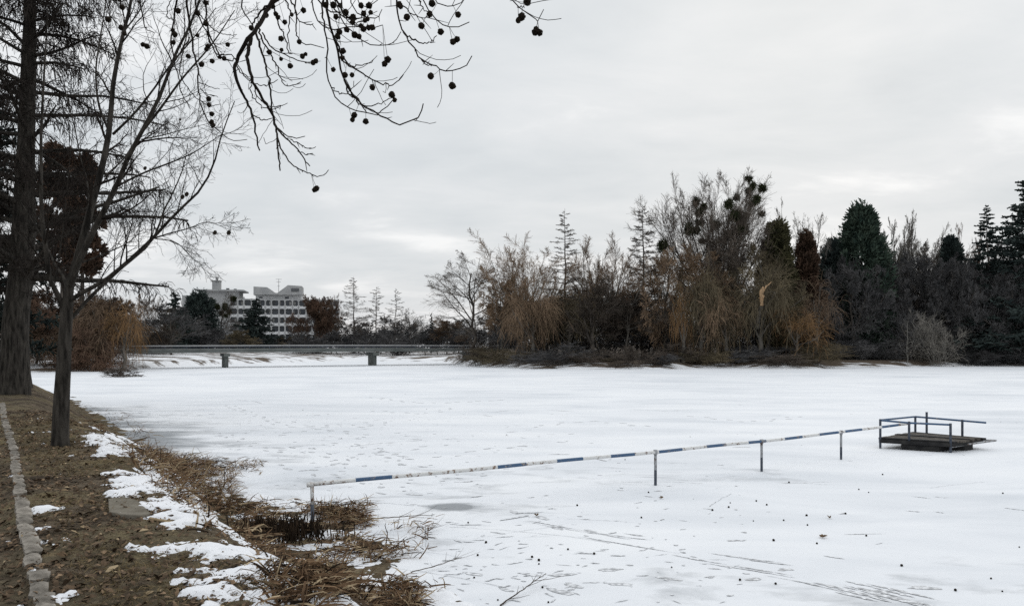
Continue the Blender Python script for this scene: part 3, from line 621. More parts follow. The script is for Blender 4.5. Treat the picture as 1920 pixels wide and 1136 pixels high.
for u in (422, 698, 876):
    k = (u - 960) / FPX; w = (k * BA[1] - BA[0]) / (be[0] - k * be[1]); c = BA + be * w; g = Geo(); rz = math.atan2(be[1], be[0])
    g.box((*c, 1.50), (.70, 3.3, .38), 0, rz); g.box((*c, .50), (.44, 2.3, 1.61), 0, rz); g.build('pier', 'concrete_dark', br, False)
    g = Geo()
# ------------------------------------------------------------------ hotel block far behind the trees
bd = thing('concrete_building', 'pale concrete building with rows of rounded-corner loggias and butterfly roof', 'building', (0, 0, 0))
O = at(430, 642, 283); brz = R(11); ux = np.array((math.cos(brz), math.sin(brz), 0)); uy = np.array((-math.sin(brz), math.cos(brz), 0))
def L3(x, y, z): return np.array((O[0], O[1], 0)) + ux * x + uy * y + np.array((0, 0, z))
def bx(g, x0, x1, y0, y1, z0, z1, mi=0):
    g.prism([L3(x0, y0, 0), L3(x1, y0, 0), L3(x1, y1, 0), L3(x0, y1, 0)], (0, 0, z0), (0, 0, z1), mi)
def zu(v, d=284): return EYE + (HOR - v) / FPX * d
FH = 3.06; ZT = zu(561.5); bays = [2.62, 2.08] * 8; X0 = .2
g = Geo(); x = X0; wins = []
gp = Geo(); gf = Geo()
for b_i, bw in enumerate(bays):
    for r in range(5):
        zt = ZT - r * FH; zb = zt - FH; x0, x1 = x + .16, x + bw - .16
        xl, xr, zl, zh = x0 + .05, x1 - .05, zb + .86, zt - .10; c = .36
        oc = [(xl + c, zl), (xr - c, zl), (xr, zl + c), (xr, zh - c), (xr - c, zh), (xl + c, zh), (xl, zh - c), (xl, zl + c)]
        ou = [(xl + c, zb), (xr - c, zb), (x1, zl + c), (x1, zh - c), (xr - c, zt), (xl + c, zt), (x0, zh - c), (x0, zl + c)]
        cor = [((x1, zb), 1, 2), ((x1, zt), 3, 4), ((x0, zt), 5, 6), ((x0, zb), 7, 0)]
        f = [L3(a, 0, b2) for a, b2 in oc] + [L3(a, 0, b2) for a, b2 in ou] + [L3(a, 1.1, b2) for a, b2 in oc] + [L3(*((q[0][0], 0, q[0][1]))) for q in cor]
        g.add(f, [(8 + i, 8 + (i + 1) % 8, (i + 1) % 8, i) for i in range(8)] + [(i, (i + 1) % 8, 16 + (i + 1) % 8, 16 + i) for i in range(8)],
              [(8 + a, 24 + n, 8 + b2) for n, (_, a, b2) in enumerate(cor)])
        wins.append((oc, xl, xr, zl, zh))
    bx(gf, x - .16, x + .16, -.35, 1.1, ZT - 5 * FH - 2, ZT + (.9 if b_i % 4 in (1, 2) else .35)); x += bw
bx(gf, x - .16, x + .16, -.35, 1.1, ZT - 5 * FH - 2, ZT + .35); XE = x
g.build('loggias', 'concrete_white', bd, False); gf.build('fins', 'concrete', bd, False)
for k, (oc, xl, xr, zl, zh) in enumerate(wins):
    g = Geo(); xm = (xl + xr) / 2
    for a, b2 in ((xl + .06, xl + .14), (xm - .05, xm + .05), (xr - .14, xr - .06)): bx(g, a, b2, .96, 1.018, zl + .5, zh - .5)
    wn = g.build('window', 'louver', bd, False); g = Geo(); g.prism([L3(a, 1.02, b2) for a, b2 in oc], uy * 0, uy * .05); g.build('pane', 'glass', wn, False)
    if rng.random() < .55: w_ = rng.uniform(.25, .8) * (xr - xl) / 2; s0_ = rng.choice([xl + .16, xr - w_ - .16]); g = Geo(); bx(g, s0_, s0_ + w_, 1.0, 1.015, zl + .48, zh - .48); g.build('curtain', 'curtain', wn, False)
g = Geo(); bx(g, X0 - .2, XE, 1.15, 14, .5, ZT - .05); bx(g, X0, XE + .1, .2, 1.12, ZT + .002, ZT + .30); bx(g, X0, XE, .3, 1.1, .5, ZT - 5 * FH - .01); g.build('wall', 'concrete', bd, False)
g = Geo(); bx(g, -9.0, 3.1, 1.16, 12, .5, zu(546)); g.build('stair_tower', 'concrete', bd, False)
g = Geo(); bx(g, -11.2, 4.9, -.6, 13.5, zu(546) + .003, zu(543.4)); g.build('roof', 'concrete', bd, False)
g = Geo(); bx(g, -6.3, -3.6, 3, 6, zu(543.4) + .003, zu(526.5)); bx(g, -6.5, -3.4, 2.8, 6.2, zu(526.4), zu(525)); bx(g, -5.3, -4.5, 4, 5, zu(525) + .003, zu(519)); g.build('chimney', 'concrete', bd, False)
g = Geo(); bx(g, -1.4, -.4, 2, 3, zu(543.4) + .003, zu(540)); bx(g, 1.2, 2.1, 2, 3, zu(543.4) + .003, zu(541)); g.build('roof_vent', 'louver', bd, False)
g = Geo(); bx(g, -17.0, -9.05, 6, 16, .5, zu(555, 290)); g.build('side_wing', 'concrete', bd, False)
X = lambda u: (u - 430) / FPX * 287 / math.cos(brz)
g = Geo(); bx(g, X(474), X(556), 3.2, 12, ZT - .04, zu(551)); g.build('penthouse', 'concrete_white', bd, False)
prof = [(471, 537.5), (495, 538.5), (509, 548.6), (513, 549), (532, 534), (557, 535.5), (557, 552), (471, 553)]
g = Geo(); pt = [(X(u), zu(v, 287)) for u, v in prof]
fr = [L3(a, 1.6, b2) for a, b2 in pt]; bk = [L3(a, 12, b2) for a, b2 in pt]; md = [L3(X(u), 1.6, zu(552.4, 287)) for u in (495, 509, 513, 532)]
g.add(fr + bk + md, [(i, (i + 1) % 8, 8 + (i + 1) % 8, 8 + i) for i in range(8)] + [(7, 16, 1, 0), (16, 17, 2, 1), (17, 18, 3, 2), (18, 19, 4, 3), (19, 6, 5, 4)])
g.build('butterfly_roof', 'concrete', bd, False)
g = Geo()
for k in range(4): bx(g, X(538), X(552), 1.45, 1.58, zu(546.2 - k * 1.7, 287), zu(545.1 - k * 1.7, 287))
g.build('louver', 'louver', bd, False)
g = Geo(); bx(g, X(526), X(533), 3.1, 3.18, zu(558.5), zu(554.5)); bx(g, X(480), X(486), 3.1, 3.18, zu(558), zu(555)); g.build('penthouse_window', 'glass', bd, False)
g = Geo(); q = L3(X(514), 5, 0); g.tubes([[q[0], q[1], zu(549)], [q[0], q[1], zu(520)]], [.09, .06], 5, 0, True)
for v in (521, 526, 534): bx(g, X(514) - 1.0 + (v - 521) * .04, X(514) + 1.0 - (v - 521) * .05, 4.95, 5.05, zu(v), zu(v) + .1)
g.build('antenna', 'louver', bd, False)

# ------------------------------------------------------------------ trees
def grow(rg, P, Rr, n, t0, t1, ang, av, ln, K, grav=0., nz=.1, rr=.55, prof=None, absl=None, tip=.25, flat=0.0, tpow=1.0):
    Mn, Kp, _ = P.shape
    if Mn == 0: return P[:0], Rr[:0]
    plen = np.linalg.norm(np.diff(P, axis=1), axis=2).sum(1)
    t_ = t0 + (t1 - t0) * ((np.arange(n)[None] + rg.random((Mn, n))) / n) ** tpow
    f = t_ * (Kp - 1); i = np.clip(f.astype(int), 0, Kp - 2); w = (f - i)[..., None]; m_ = np.arange(Mn)[:, None]
    a, b_ = P[m_, i], P[m_, i + 1]; pos = a + (b_ - a) * w; tan = b_ - a; tan /= np.linalg.norm(tan, axis=2, keepdims=True) + 1e-9
    r0 = (Rr[m_, i] * (1 - w[..., 0]) + Rr[m_, i + 1] * w[..., 0]) * rr
    q = rg.normal(size=tan.shape); q[..., 2] *= 1 - flat; per = q - (q * tan).sum(2, keepdims=True) * tan; per /= np.linalg.norm(per, axis=2, keepdims=True) + 1e-9
    an = np.radians(ang + av * rg.normal(size=t_.shape))[..., None]; d = np.cos(an) * tan + np.sin(an) * per
    L = (absl(t_) if absl is not None else ln * plen[:, None] * (prof(t_) if prof else 1)) * rg.uniform(.65, 1.2, t_.shape)
    d = d.reshape(-1, 3); L = L.reshape(-1); p = pos.reshape(-1, 3); r0 = r0.reshape(-1); out = [p]
    for k in range(K - 1):
        p = p + d * (L / (K - 1))[:, None]; out.append(p); d = d + nz * rg.normal(size=d.shape); d[:, 2] += grav; d /= np.linalg.norm(d, axis=1, keepdims=True)
    return np.stack(out, 1), r0[:, None] * np.linspace(1, tip, K)[None]
def trunk_line(rg, H, K=9, lean=(0, 0), wob=.02, r0=.3, tip=.12, flare=.35):
    z = np.linspace(0, 1, K); P = np.zeros((1, K, 3)); P[0, :, 2] = z * H
    P[0, :, 0] = lean[0] * H * z + np.cumsum(rg.normal(size=K)) * wob * H * (z > 0); P[0, :, 1] = lean[1] * H * z + np.cumsum(rg.normal(size=K)) * wob * H * (z > 0)
    Rr = r0 * (1 - (1 - tip) * z); Rr[0] *= 1 + flare; P[0, 0, 2] = -.3; return P, Rr[None]
def fit(levels, H, Wd):
    al = np.concatenate([q[0].reshape(-1, 3) for q in levels]); zt = np.percentile(al[:, 2], 99.7); c = np.percentile(al[:, 0], [1.5, 98.5])
    sz = H / max(zt, .1); sx = np.clip(Wd / max(c[1] - c[0], .1), .3, 3)
    for q in levels: q[0][..., :2] *= sx; q[0][..., 2] *= sz
T0 = lambda t_: 1.15 - .75 * t_
def spec_tree(rg, kind, H, Wd, dense=1.0, wmul=1.0, cb=0.0):
    """grown levels in local metres: list of [points, radii, ribbon?]"""
    nn = lambda k: max(2, int(round(k * dense))); out = []
    if kind in ('bare', 'vase', 'dark', 'stout'):
        r0 = .017 * H * (1.8 if kind == 'stout' else 1); P, Rr = trunk_line(rg, H * (.62 if kind != 'vase' else .38), wob=.018, r0=r0, tip=.3); out.append([P, Rr, 0])
        up = {'bare': .05, 'vase': .10, 'dark': .04, 'stout': .03}[kind]; an = {'bare': 50, 'vase': 28, 'dark': 58, 'stout': 52}[kind]
        va = kind == 'vase'; A, B = grow(rg, P, Rr, nn(17 if va else 12), .3 if va else .2, 1, an, 13, 1.75 if va else .75, 8, up, .06 if va else .12, .6, None if va else T0); out.append([A, B, 0])
        A2, B2 = grow(rg, A, B, nn(9), .15, 1, 34 if va else 42, 11, .46 if va else .5, 5, .09 if va else .03, .10 if va else .15, .55, T0); out.append([A2, B2, 0])
        A3, B3 = grow(rg, A2, B2, nn(8), .12, 1, 30 if va else 40, 13, .5, 4, .06 if va else .03, .16, .55, T0); out.append([A3, np.maximum(B3, .018 * wmul), 1])
        A4, B4 = grow(rg, A3, B3, nn(7), .1, 1, 34, 14, .6, 3, .03, .18, .6); out.append([A4, np.maximum(B4, .013 * wmul), 1])
    elif kind == 'shrub':
        a = rg.uniform(0, 6.28, 9); K = 6; z = np.linspace(0, 1, K); sp = rg.uniform(.1, .8, 9) * rg.uniform(.5, 1.2)
        P = np.zeros((9, K, 3)); P[:, :, 0] = np.cos(a)[:, None] * sp[:, None] * z ** 1.3 + .15 * np.cos(a)[:, None]; P[:, :, 1] = np.sin(a)[:, None] * sp[:, None] * z ** 1.3; P[:, :, 2] = z * rg.uniform(.35, 1.05, 9)[:, None] - .04
        P[:, 1:-1] += rg.normal(size=(9, K - 2, 3)) * .06; P *= H; Rr = np.tile(np.linspace(.011, .004, K) * H, (9, 1)); out.append([P, Rr, 0])
        A2, B2 = grow(rg, P, Rr, nn(9), .1, 1, 45, 15, .5, 5, .02, .2, .55, T0); out.append([A2, np.maximum(B2, .012), 1])
        A3, B3 = grow(rg, A2, B2, nn(7), .1, 1, 42, 15, .6, 4, .0, .25, .6); out.append([A3, np.maximum(B3, .012 * wmul), 1])
        A4, B4 = grow(rg, A3, B3, nn(5), .1, 1, 40, 15, .6, 3, .0, .25, .6); out.append([A4, np.maximum(B4, .010 * wmul), 1])
    elif kind == 'willow':
        P, Rr = trunk_line(rg, H * .45, wob=.02, r0=.028 * H, tip=.5); out.append([P, Rr, 0])
        A, B = grow(rg, P, Rr, nn(11), .35, 1, 42, 14, 1.25, 8, .03, .17, .6, T0); out.append([A, B, 0])
        A2, B2 = grow(rg, A, B, nn(8), .25, 1, 48, 14, .5, 6, -.05, .15, .5, T0); out.append([A2, B2, 0])
        A3, B3 = grow(rg, A2, B2, nn(13), .15, 1, 60, 24, 0, 7, -.26, .15, .5, absl=lambda t_: H * .22 * (.25 + 1.2 * rg.random(t_.shape))); A3[..., 2] = np.maximum(A3[..., 2], .15); out.append([A3, np.maximum(B3 * .5, .012 * wmul), 1])
        A4, B4 = grow(rg, A3, B3, nn(3), .1, .95, 22, 8, .45, 4, -.3, .1, .6); A4[..., 2] = np.maximum(A4[..., 2], .1); out.append([A4, np.maximum(B4, .012 * wmul), 1])
    elif kind == 'larch':
        P, Rr = trunk_line(rg, H, 14, wob=.003, r0=.013 * H, tip=.06); out.append([P, Rr, 0])
        A, B = grow(rg, P, Rr, nn(70), .18, .985, 80, 9, 0, 6, .05, .10, .5, absl=lambda t_: Wd * .55 * (.06 + (1 - t_) ** .7 * np.clip(t_ * 3, .4, 1))); out.append([A, np.maximum(B, .03), 0])
        A2, B2 = grow(rg, A, B, nn(12), .2, 1, 55, 15, .32, 4, -.10, .15, .5, T0, flat=.4); out.append([A2, np.maximum(B2, .018 * wmul), 1])
        A3, B3 = grow(rg, A2, B2, nn(6), .1, 1, 50, 15, .5, 3, -.12, .2, .6); out.append([A3, np.maximum(B3, .016 * wmul), 1])
    elif kind == 'spruce':
        P, Rr = trunk_line(rg, H, 14, wob=.002, r0=.012 * H, tip=.05); out.append([P, Rr, 0])
        A, B = grow(rg, P, Rr, nn(120), .06, .99, 98, 8, 0, 6, .06, .07, .4, absl=lambda t_: Wd * .5 * (.05 + (1 - t_) ** .85)); out.append([A, np.maximum(B, .02), 0])
        A2, B2 = grow(rg, A, B, nn(20), .08, 1, 52, 12, .30, 4, -.05, .12, .5, T0, flat=.6); out.append([A2, np.full(A2.shape[:2], .10) * np.linspace(1, .3, 4), 1])
        A3, B3 = grow(rg, A2, B2, nn(3), .2, 1, 50, 15, .6, 3, -.06, .15, .6); out.append([A3, np.full(A3.shape[:2], .085) * np.array((1, .9, .3)), 1])
    elif kind == 'thuja':
        P, Rr = trunk_line(rg, H * .9, 10, wob=.003, r0=.015 * H, tip=.1); out.append([P, Rr, 0])
        m_ = int(130 * dense); hk = rg.random(m_) ** .9 * .97; tk_ = rg.uniform(0, 6.283, m_); pr = lambda h: Wd * .5 * np.where(h < .22, (.78 + h) if cb == 0 else .25 + 3.4 * h, (1 - np.clip((h - .22) / .78, 0, 1) ** 2.4) ** .75 + .02)
        rk = pr(hk) * rg.uniform(.45, 1.06, m_); sk = rg.uniform(.10, .19, m_) * (1 if cb == 0 else .8) * Wd * (1.1 - .45 * hk); up_ = rg.uniform(1.4, 2.6, m_)
        n = int(17000 * dense); w = rg.integers(0, m_, n); v_ = rg.normal(size=(n, 3)); v_ /= np.linalg.norm(v_, axis=1, keepdims=True); v_ *= rg.random(n)[:, None] ** .45
        c = np.stack([np.cos(tk_) * rk * .86, np.sin(tk_) * rk * .86, (cb + (1 - cb) * hk) * H * .97], 1)[w]; up_ = up_ * (1 - .45 * cb); sc_ = sk[w][:, None] * np.stack([np.ones(n), np.ones(n), up_[w]], 1); p = c + v_ * sc_; p[:, 2] = np.maximum(p[:, 2], .1)
        d = v_ * .6 + np.stack([np.cos(tk_[w]) * .5, np.sin(tk_[w]) * .5, np.full(n, .6)], 1) + rg.normal(size=(n, 3)) * .35; d /= np.linalg.norm(d, axis=1, keepdims=True); L = rg.uniform(.22, .65, n)[:, None] * min(1, H / 14)
        out.append([np.stack([p, p + d * L * .5, p + d * L], 1), np.tile((.09, .11, .03), (n, 1)) * min(1, H / 14), 1])
    return out
def far_tree(kind, u, d, vtop, wpx, tm, bm, name, label, cat='tree', group=None, seed=0, dense=1.0, wmul=1.0, mist=0, cb=0.0, base=None, mistcen=(.35, .8)):
    rg = np.random.default_rng(1000 + seed + int(u)); x = (u - 960) / FPX * d; z = float(far_h(np.array(x), np.array(d))) if base is None else base
    H = EYE + (HOR - vtop) / FPX * d - z; Wd = wpx / FPX * d
    lv = spec_tree(rg, kind, H, Wd, dense, wmul, cb)
    fit(lv, H, Wd); root = thing(name, label, cat, (x, d, z), group)
    gt, gc = Geo(), Geo()
    for k, (P, Rr, rb) in enumerate(lv):
        if rb: gc.ribbons(P, Rr, rg)
        else: gt.tubes(P, Rr, 6 if k == 0 else (5 if k == 1 else 3))
    gt.build('trunk' if kind != 'shrub' else 'stems', bm, root); gc.build('crown', tm, root, False)
    if mist:
        q = lv[1][0] if kind != 'thuja' else lv[0][0]; q2 = lv[2][0]; pool = np.concatenate([q[:, 3:].reshape(-1, 3), q2[:, 2:].reshape(-1, 3)])
        pool = pool[(pool[:, 2] > H * mistcen[0]) & (pool[:, 2] < H * mistcen[1])]
        for k in range(mist):
            c = pool[rg.integers(len(pool))]; rr = rg.choice([.25, .35, .45, .6, .8]) * rg.uniform(.8, 1.2) * (1.0 if d < 120 else .8); n = int(300 + 500 * rr); dr = rg.normal(size=(n, 3)); dr /= np.linalg.norm(dr, axis=1, keepdims=True)
            sq = rg.uniform(.6, 1.25, 3); p = c + dr * rr * sq * rg.uniform(.05, .85, n)[:, None] ** .7; e = dr + rg.normal(size=(n, 3)) * 1.1; g = Geo(); g.ribbons(np.stack([p, p + e * .16], 1), np.tile((.05, .02), (n, 1)), rg); g.build('mistletoe', 'mistletoe', root, False)
    return root, lv, H
TREES = [
 # kind, u, d, top row, width px, twig material, bark, name, label, options
 # the bay on the left
 ('thuja', 112, 86, 272, 78, 'thuja_brown', 'bark_far', 'brown_conifer', 'tall rust-brown conifer with rounded top, left one of two behind the forked tree', dict(dense=.5, cb=.40)),
 ('thuja', 160, 88, 290, 62, 'thuja_brown', 'bark_far', 'brown_conifer', 'lower rust-brown conifer, right one of two behind the forked tree', dict(dense=.42, cb=.42)),
 ('dark', 66, 87, 548, 120, 'twig_red', 'bark_far', 'bare_tree', 'low brown bare tree between the larch trunk and the forked tree', dict(dense=1.25)),
 ('dark', 128, 89, 540, 120, 'twig_red', 'bark_far', 'bare_tree', 'brown bare tree directly behind the forked tree trunk', dict(dense=1.25)),
 ('dark', 182, 88, 548, 110, 'twig_brown', 'bark_far', 'bare_tree', 'brown bare tree standing left of the orange willow', dict(dense=1.25)),
 ('shrub', 95, 84, 610, 110, 'twig_brown', 'bark_far', 'shrub', 'brown thicket low on the left far shore', dict(dense=1.3)),
 ('shrub', 165, 85, 605, 110, 'twig_red', 'bark_far', 'shrub', 'reddish thicket under the tree left of the orange willow', dict(dense=1.3)),
 ('willow', 196, 85, 556, 105, 'twig_brown', 'bark_limb', 'weeping_willow', 'reddish brown weeping willow just left of the orange one', dict()),
 ('willow', 228, 84.5, 560, 74, 'twig_orange', 'bark_limb', 'weeping_willow', 'small orange weeping willow at the left end of the footbridge', dict(dense=.72)),
 ('shrub', 232, 70, 688, 92, 'twig_dark', 'bark_far', 'shrub', 'small sparse shrub standing in the ice below the orange willow', dict(dense=.6, base=-.05)),
 ('bare', 278, 118, 553, 66, 'twig_brown', 'bark_far', 'bare_tree', 'upright bare tree just right of the orange willow', dict()),
 ('shrub', 290, 120, 605, 90, 'twig_dark', 'bark_far', 'shrub', 'dark thicket behind the left end of the footbridge', dict(dense=1.2)),
 # beyond the footbridge
 ('spruce', 325, 142, 547, 62, 'needle', 'bark_far', 'spruce', 'dark spruce standing left of the concrete building', dict()),
 ('thuja', 372, 150, 546, 66, 'needle', 'bark_far', 'dark_conifer', 'broad dark conifer before the left wing of the concrete building', dict(dense=.8)),
 ('bare', 412, 152, 546, 74, 'twig_dark', 'bark_far', 'mistletoe_tree', 'bare tree with mistletoe before the stair tower of the building', dict(mist=11, mistcen=(.45, .98), dense=.8)),
 ('dark', 452, 140, 618, 60, 'twig_olive', 'bark_far', 'bare_tree', 'low olive-brown tree below the concrete stair tower', dict(dense=1.1)),
 ('spruce', 479, 148, 560, 66, 'needle', 'bark_far', 'spruce', 'dark spruce standing in front of the building loggias', dict()),
 ('dark', 535, 150, 630, 60, 'twig_olive', 'bark_far', 'bare_tree', 'low brown tree right of the spruce before the loggias', dict()),
 ('dark', 592, 150, 556, 84, 'twig_red', 'bark_far', 'bare_tree', 'dense russet tree hiding the right end of the building', dict(dense=1.35, wmul=1.2)),
 ('bare', 622, 152, 552, 56, 'twig_brown', 'bark_far', 'bare_tree', 'slim brown bare tree right of the russet tree', dict()),
 ('larch', 664, 150, 521, 62, 'twig_dark', 'bark_far', 'bare_larch', 'tallest of the three bare conical larches beyond the footbridge', dict(dense=.8)),
 ('larch', 706, 156, 539, 42, 'twig_dark', 'bark_far', 'bare_larch', 'middle one of the three bare larches beyond the footbridge', dict(dense=.8)),
 ('larch', 739, 158, 542, 40, 'twig_dark', 'bark_far', 'bare_larch', 'rightmost of the three bare larches beyond the footbridge', dict(dense=.7)),
 ('bare', 768, 160, 576, 54, 'twig_dark', 'bark_far', 'bare_tree', 'small round-headed bare tree right of the three larches', dict(dense=.8)),
 ('spruce', 808, 152, 588, 22, 'needle', 'bark_far', 'spruce', 'tiny dark spruce at the gap left of the island trees', dict(dense=.7)),
 ('dark', 838, 142, 596, 70, 'twig_brown', 'bark_far', 'bare_tree', 'low brown tree beyond the right end of the footbridge', dict()),
 # the wooded shore in the middle
 ('bare', 882, 108, 470, 165, 'twig_dark', 'bark_far', 'bare_tree', 'wide open bare tree at the right end of the footbridge', dict(dense=1.0)),
 ('dark', 945, 104, 520, 110, 'twig_tan', 'bark_limb', 'bare_tree', 'short brown tree right of the wide open bare tree', dict(dense=1.1)),
 ('vase', 985, 103, 430, 165, 'twig_tan', 'bark_limb', 'bare_tree', 'tall brown many-stemmed tree left of the first bare cypress', dict(dense=.9)),
 ('willow', 1000, 98, 540, 95, 'twig_tan', 'bark_limb', 'weeping_willow', 'olive weeping willow below the tall brown many-stemmed tree', dict(dense=1.0)),
 ('larch', 1067, 106, 396, 66, 'twig_dark', 'bark_far', 'bare_cypress', 'bare conical cypress with drooping top, left of the two on the shore', dict(dense=1.1)),
 ('vase', 1135, 105, 430, 125, 'twig_brown', 'bark_limb', 'bare_tree', 'bare upright tree between the two bare cypresses', dict(dense=.9)),
 ('stout', 1112, 99, 520, 120, 'twig_dark', 'bark_far', 'bare_tree', 'black thick-trunked tree low between the two bare cypresses', dict(dense=1.0)),
 ('willow', 1070, 101, 545, 130, 'twig_olive', 'bark_limb', 'weeping_willow', 'low olive willow under the left bare cypress', dict()),
 ('larch', 1207, 105, 388, 78, 'twig_dark', 'bark_far', 'bare_cypress', 'bare conical cypress with tiered top, right of the two on the shore', dict(dense=1.2)),
 ('dark', 1175, 101, 540, 120, 'twig_dark', 'bark_limb', 'bare_tree', 'low dark bare tree before the right bare cypress', dict(dense=1.2)),
 ('dark', 1250, 103, 470, 110, 'twig_tan', 'bark_limb', 'bare_tree', 'brown tree between the right cypress and the mistletoe poplar', dict(dense=1.1)),
 ('vase', 1352, 104, 322, 195, 'twig_dark', 'bark_far', 'mistletoe_poplar', 'tallest bare poplar, full of mistletoe balls', dict(dense=1.15, mist=30, mistcen=(.6, .95))),
 ('thuja', 1456, 104, 418, 66, 'thuja_olive', 'bark_far', 'olive_conifer', 'olive-green narrow conifer right of the mistletoe poplar', dict()),
 ('thuja', 1512, 104, 438, 56, 'thuja_brown', 'bark_far', 'brown_conifer', 'small brown narrow conifer right of the olive conifer', dict(dense=.9)),
 ('vase', 1475, 109, 378, 70, 'twig_dark', 'bark_far', 'bare_tree', 'slender bare tree rising behind the olive conifer', dict(dense=.8)),
 ('bare', 1515, 112, 395, 90, 'twig_grey', 'bark_grey', 'bare_tree', 'pale bare spreading tree left of the big dark evergreen', dict(dense=.8)),
 ('willow', 1312, 97.5, 505, 95, 'twig_olive', 'bark_limb', 'weeping_willow', 'low olive-brown willow just right of the thin orange curtain', dict(dense=1.0)),
 ('dark', 1335, 101, 462, 120, 'twig_tan', 'bark_limb', 'bare_tree', 'brown bare tree under the left half of the mistletoe poplar', dict(dense=1.1)),
 ('willow', 1362, 96.5, 535, 100, 'twig_tan', 'bark_limb', 'weeping_willow', 'brown weeping willow directly below the mistletoe poplar', dict(dense=.95)),
 ('willow', 1420, 97, 490, 125, 'twig_olive', 'bark_limb', 'weeping_willow', 'olive weeping willow with a freshly broken pale limb', dict(dense=1.0)),
 ('dark', 1440, 101, 455, 120, 'twig_olive', 'bark_limb', 'bare_tree', 'olive-brown bare tree behind the willow with the broken limb', dict(dense=1.0)),
 ('willow', 1495, 94.5, 572, 88, 'twig_orange', 'bark_limb', 'weeping_willow', 'orange-brown weeping willow trailing onto the ice', dict(dense=.7)),
 ('willow', 1282, 96, 545, 46, 'twig_orange', 'bark_limb', 'weeping_willow', 'thin curtain of orange willow left of the olive willows', dict(dense=.55)),
 ('willow', 1530, 99, 520, 110, 'twig_brown', 'bark_limb', 'weeping_willow', 'brown spreading willow left below the big dark evergreen', dict(dense=.7)),
 # the wood on the right
 ('thuja', 1616, 108, 388, 92, 'thuja', 'bark_far', 'dark_evergreen', 'big dark green evergreen with a blunt double top', dict(dense=1.6)),
 ('thuja', 1565, 109, 452, 66, 'needle', 'bark_far', 'dark_evergreen', 'lower dark evergreen just left of the big blunt one', dict(dense=1.0)),
 ('vase', 1688, 113, 404, 84, 'twig_grey', 'bark_grey', 'bare_poplar', 'pale bare poplar right of the big dark evergreen', dict(dense=.8, wmul=1.5)),
 ('vase', 1755, 114, 430, 96, 'twig_grey', 'bark_far', 'bare_poplar', 'fainter bare poplar between the pale poplar and the spruces', dict(dense=.75, wmul=1.3)),
 ('thuja', 1783, 110, 446, 56, 'needle', 'bark_far', 'dark_evergreen', 'small dark evergreen left of the brown larch', dict(dense=.8)),
 ('vase', 1822, 113, 418, 46, 'twig_red', 'bark_far', 'bare_tree', 'russet bare tree just left of the two spruces', dict(dense=.8)),
 ('spruce', 1856, 106, 386, 96, 'needle', 'bark_far', 'spruce', 'smaller of the two dark spruces at the right edge', dict(dense=1.1)),
 ('spruce', 1922, 104, 336, 170, 'needle', 'bark_far', 'spruce', 'tallest dark spruce, cut by the right edge of the photo', dict(dense=1.3)),
 ('dark', 1600, 105, 480, 130, 'twig_black', 'bark_far', 'bare_tree', 'dark bare tree beneath the big dark evergreen', dict(dense=1.3)),
 ('dark', 1660, 108, 492, 120, 'twig_black', 'bark_far', 'bare_tree', 'dark bare tree below the pale bare poplar', dict(dense=1.3)),
 ('dark', 1722, 109, 472, 130, 'twig_black', 'bark_far', 'bare_tree', 'dark bare tree below the fainter poplar', dict(dense=1.3)),
 ('dark', 1785, 107, 478, 120, 'twig_black', 'bark_far', 'bare_tree', 'dark bare tree below the small evergreen', dict(dense=1.3)),
 ('dark', 1842, 105, 490, 130, 'twig_black', 'bark_far', 'bare_tree', 'dark bare tree below the smaller spruce', dict(dense=1.3)),
 ('dark', 1902, 104, 500, 130, 'twig_black', 'bark_far', 'bare_tree', 'dark bare tree below the tallest spruce', dict(dense=1.3)),
 ('dark', 1560, 113, 462, 110, 'twig_black', 'bark_far', 'bare_tree', 'grey-brown bare tree behind the lower dark evergreen', dict(dense=1.1)),
 ('dark', 1690, 116, 470, 120, 'twig_dark', 'bark_far', 'bare_tree', 'grey-brown bare tree close behind the pale poplar', dict(dense=1.1)),
 ('dark', 1735, 117, 455, 120, 'twig_dark', 'bark_far', 'bare_tree', 'grey-brown bare tree under the fainter poplar', dict(dense=1.1)),
 ('dark', 1800, 116, 452, 110, 'twig_dark', 'bark_far', 'bare_tree', 'grey-brown bare tree behind the russet tree', dict(dense=1.1)),
 ('dark', 1890, 115, 450, 110, 'twig_black', 'bark_far', 'bare_tree', 'grey-brown bare tree between the two dark spruces', dict(dense=1.1)),
 ('shrub', 1757, 101.5, 583, 84, 'twig_grey', 'bark_grey', 'pale_shrub', 'pale grey rounded shrub at the edge of the dark wood', dict(dense=.8)),
 ('bare', 1700, 101.5, 588, 70, 'twig_black', 'bark_grey', 'leaning_tree', 'small tree with a pale crooked trunk left of the pale shrub', dict(dense=.6)),
]
lab_sh = ['dark brown brush at the water edge below the wide open bare tree', 'brown brush right of the wide open bare tree', 'brush under the tall brown many-stemmed tree', 'brush at the foot of the olive willow', 'dark brush below the left bare cypress',
          'brush at the foot of the black thick-trunked tree', 'dark brush below the upright tree between the cypresses', 'brush at the foot of the right bare cypress', 'brush right of the right bare cypress', 'brown brush left of the thin orange curtain',
          'brush below the mistletoe poplar', 'brush under the broken willow', 'brush below the olive conifer', 'low brush beside the orange-brown willow']
for k, lb in enumerate(lab_sh):
    u = 898 + k * 48; dd_ = float(np.interp((u - 960) / FPX * 93, FS[:, 0], FS[:, 1])) + 2.4 + (k % 3) * 1.3; TREES.append(('shrub', u, dd_, 634 + (k * 53) % 38, (84, 130, 104, 150)[k % 4], ('twig_dark', 'twig_olive', 'twig_dark', 'twig_black')[k % 4], 'bark_far', 'shrub', lb, dict(dense=.8)))
lab_r = ['dark brush under the big evergreen', 'dark brush left of the crooked pale trunk', 'low dark brush right of the pale shrub', 'dark brush below the smaller spruce', 'dark brush at the right edge of the photo']
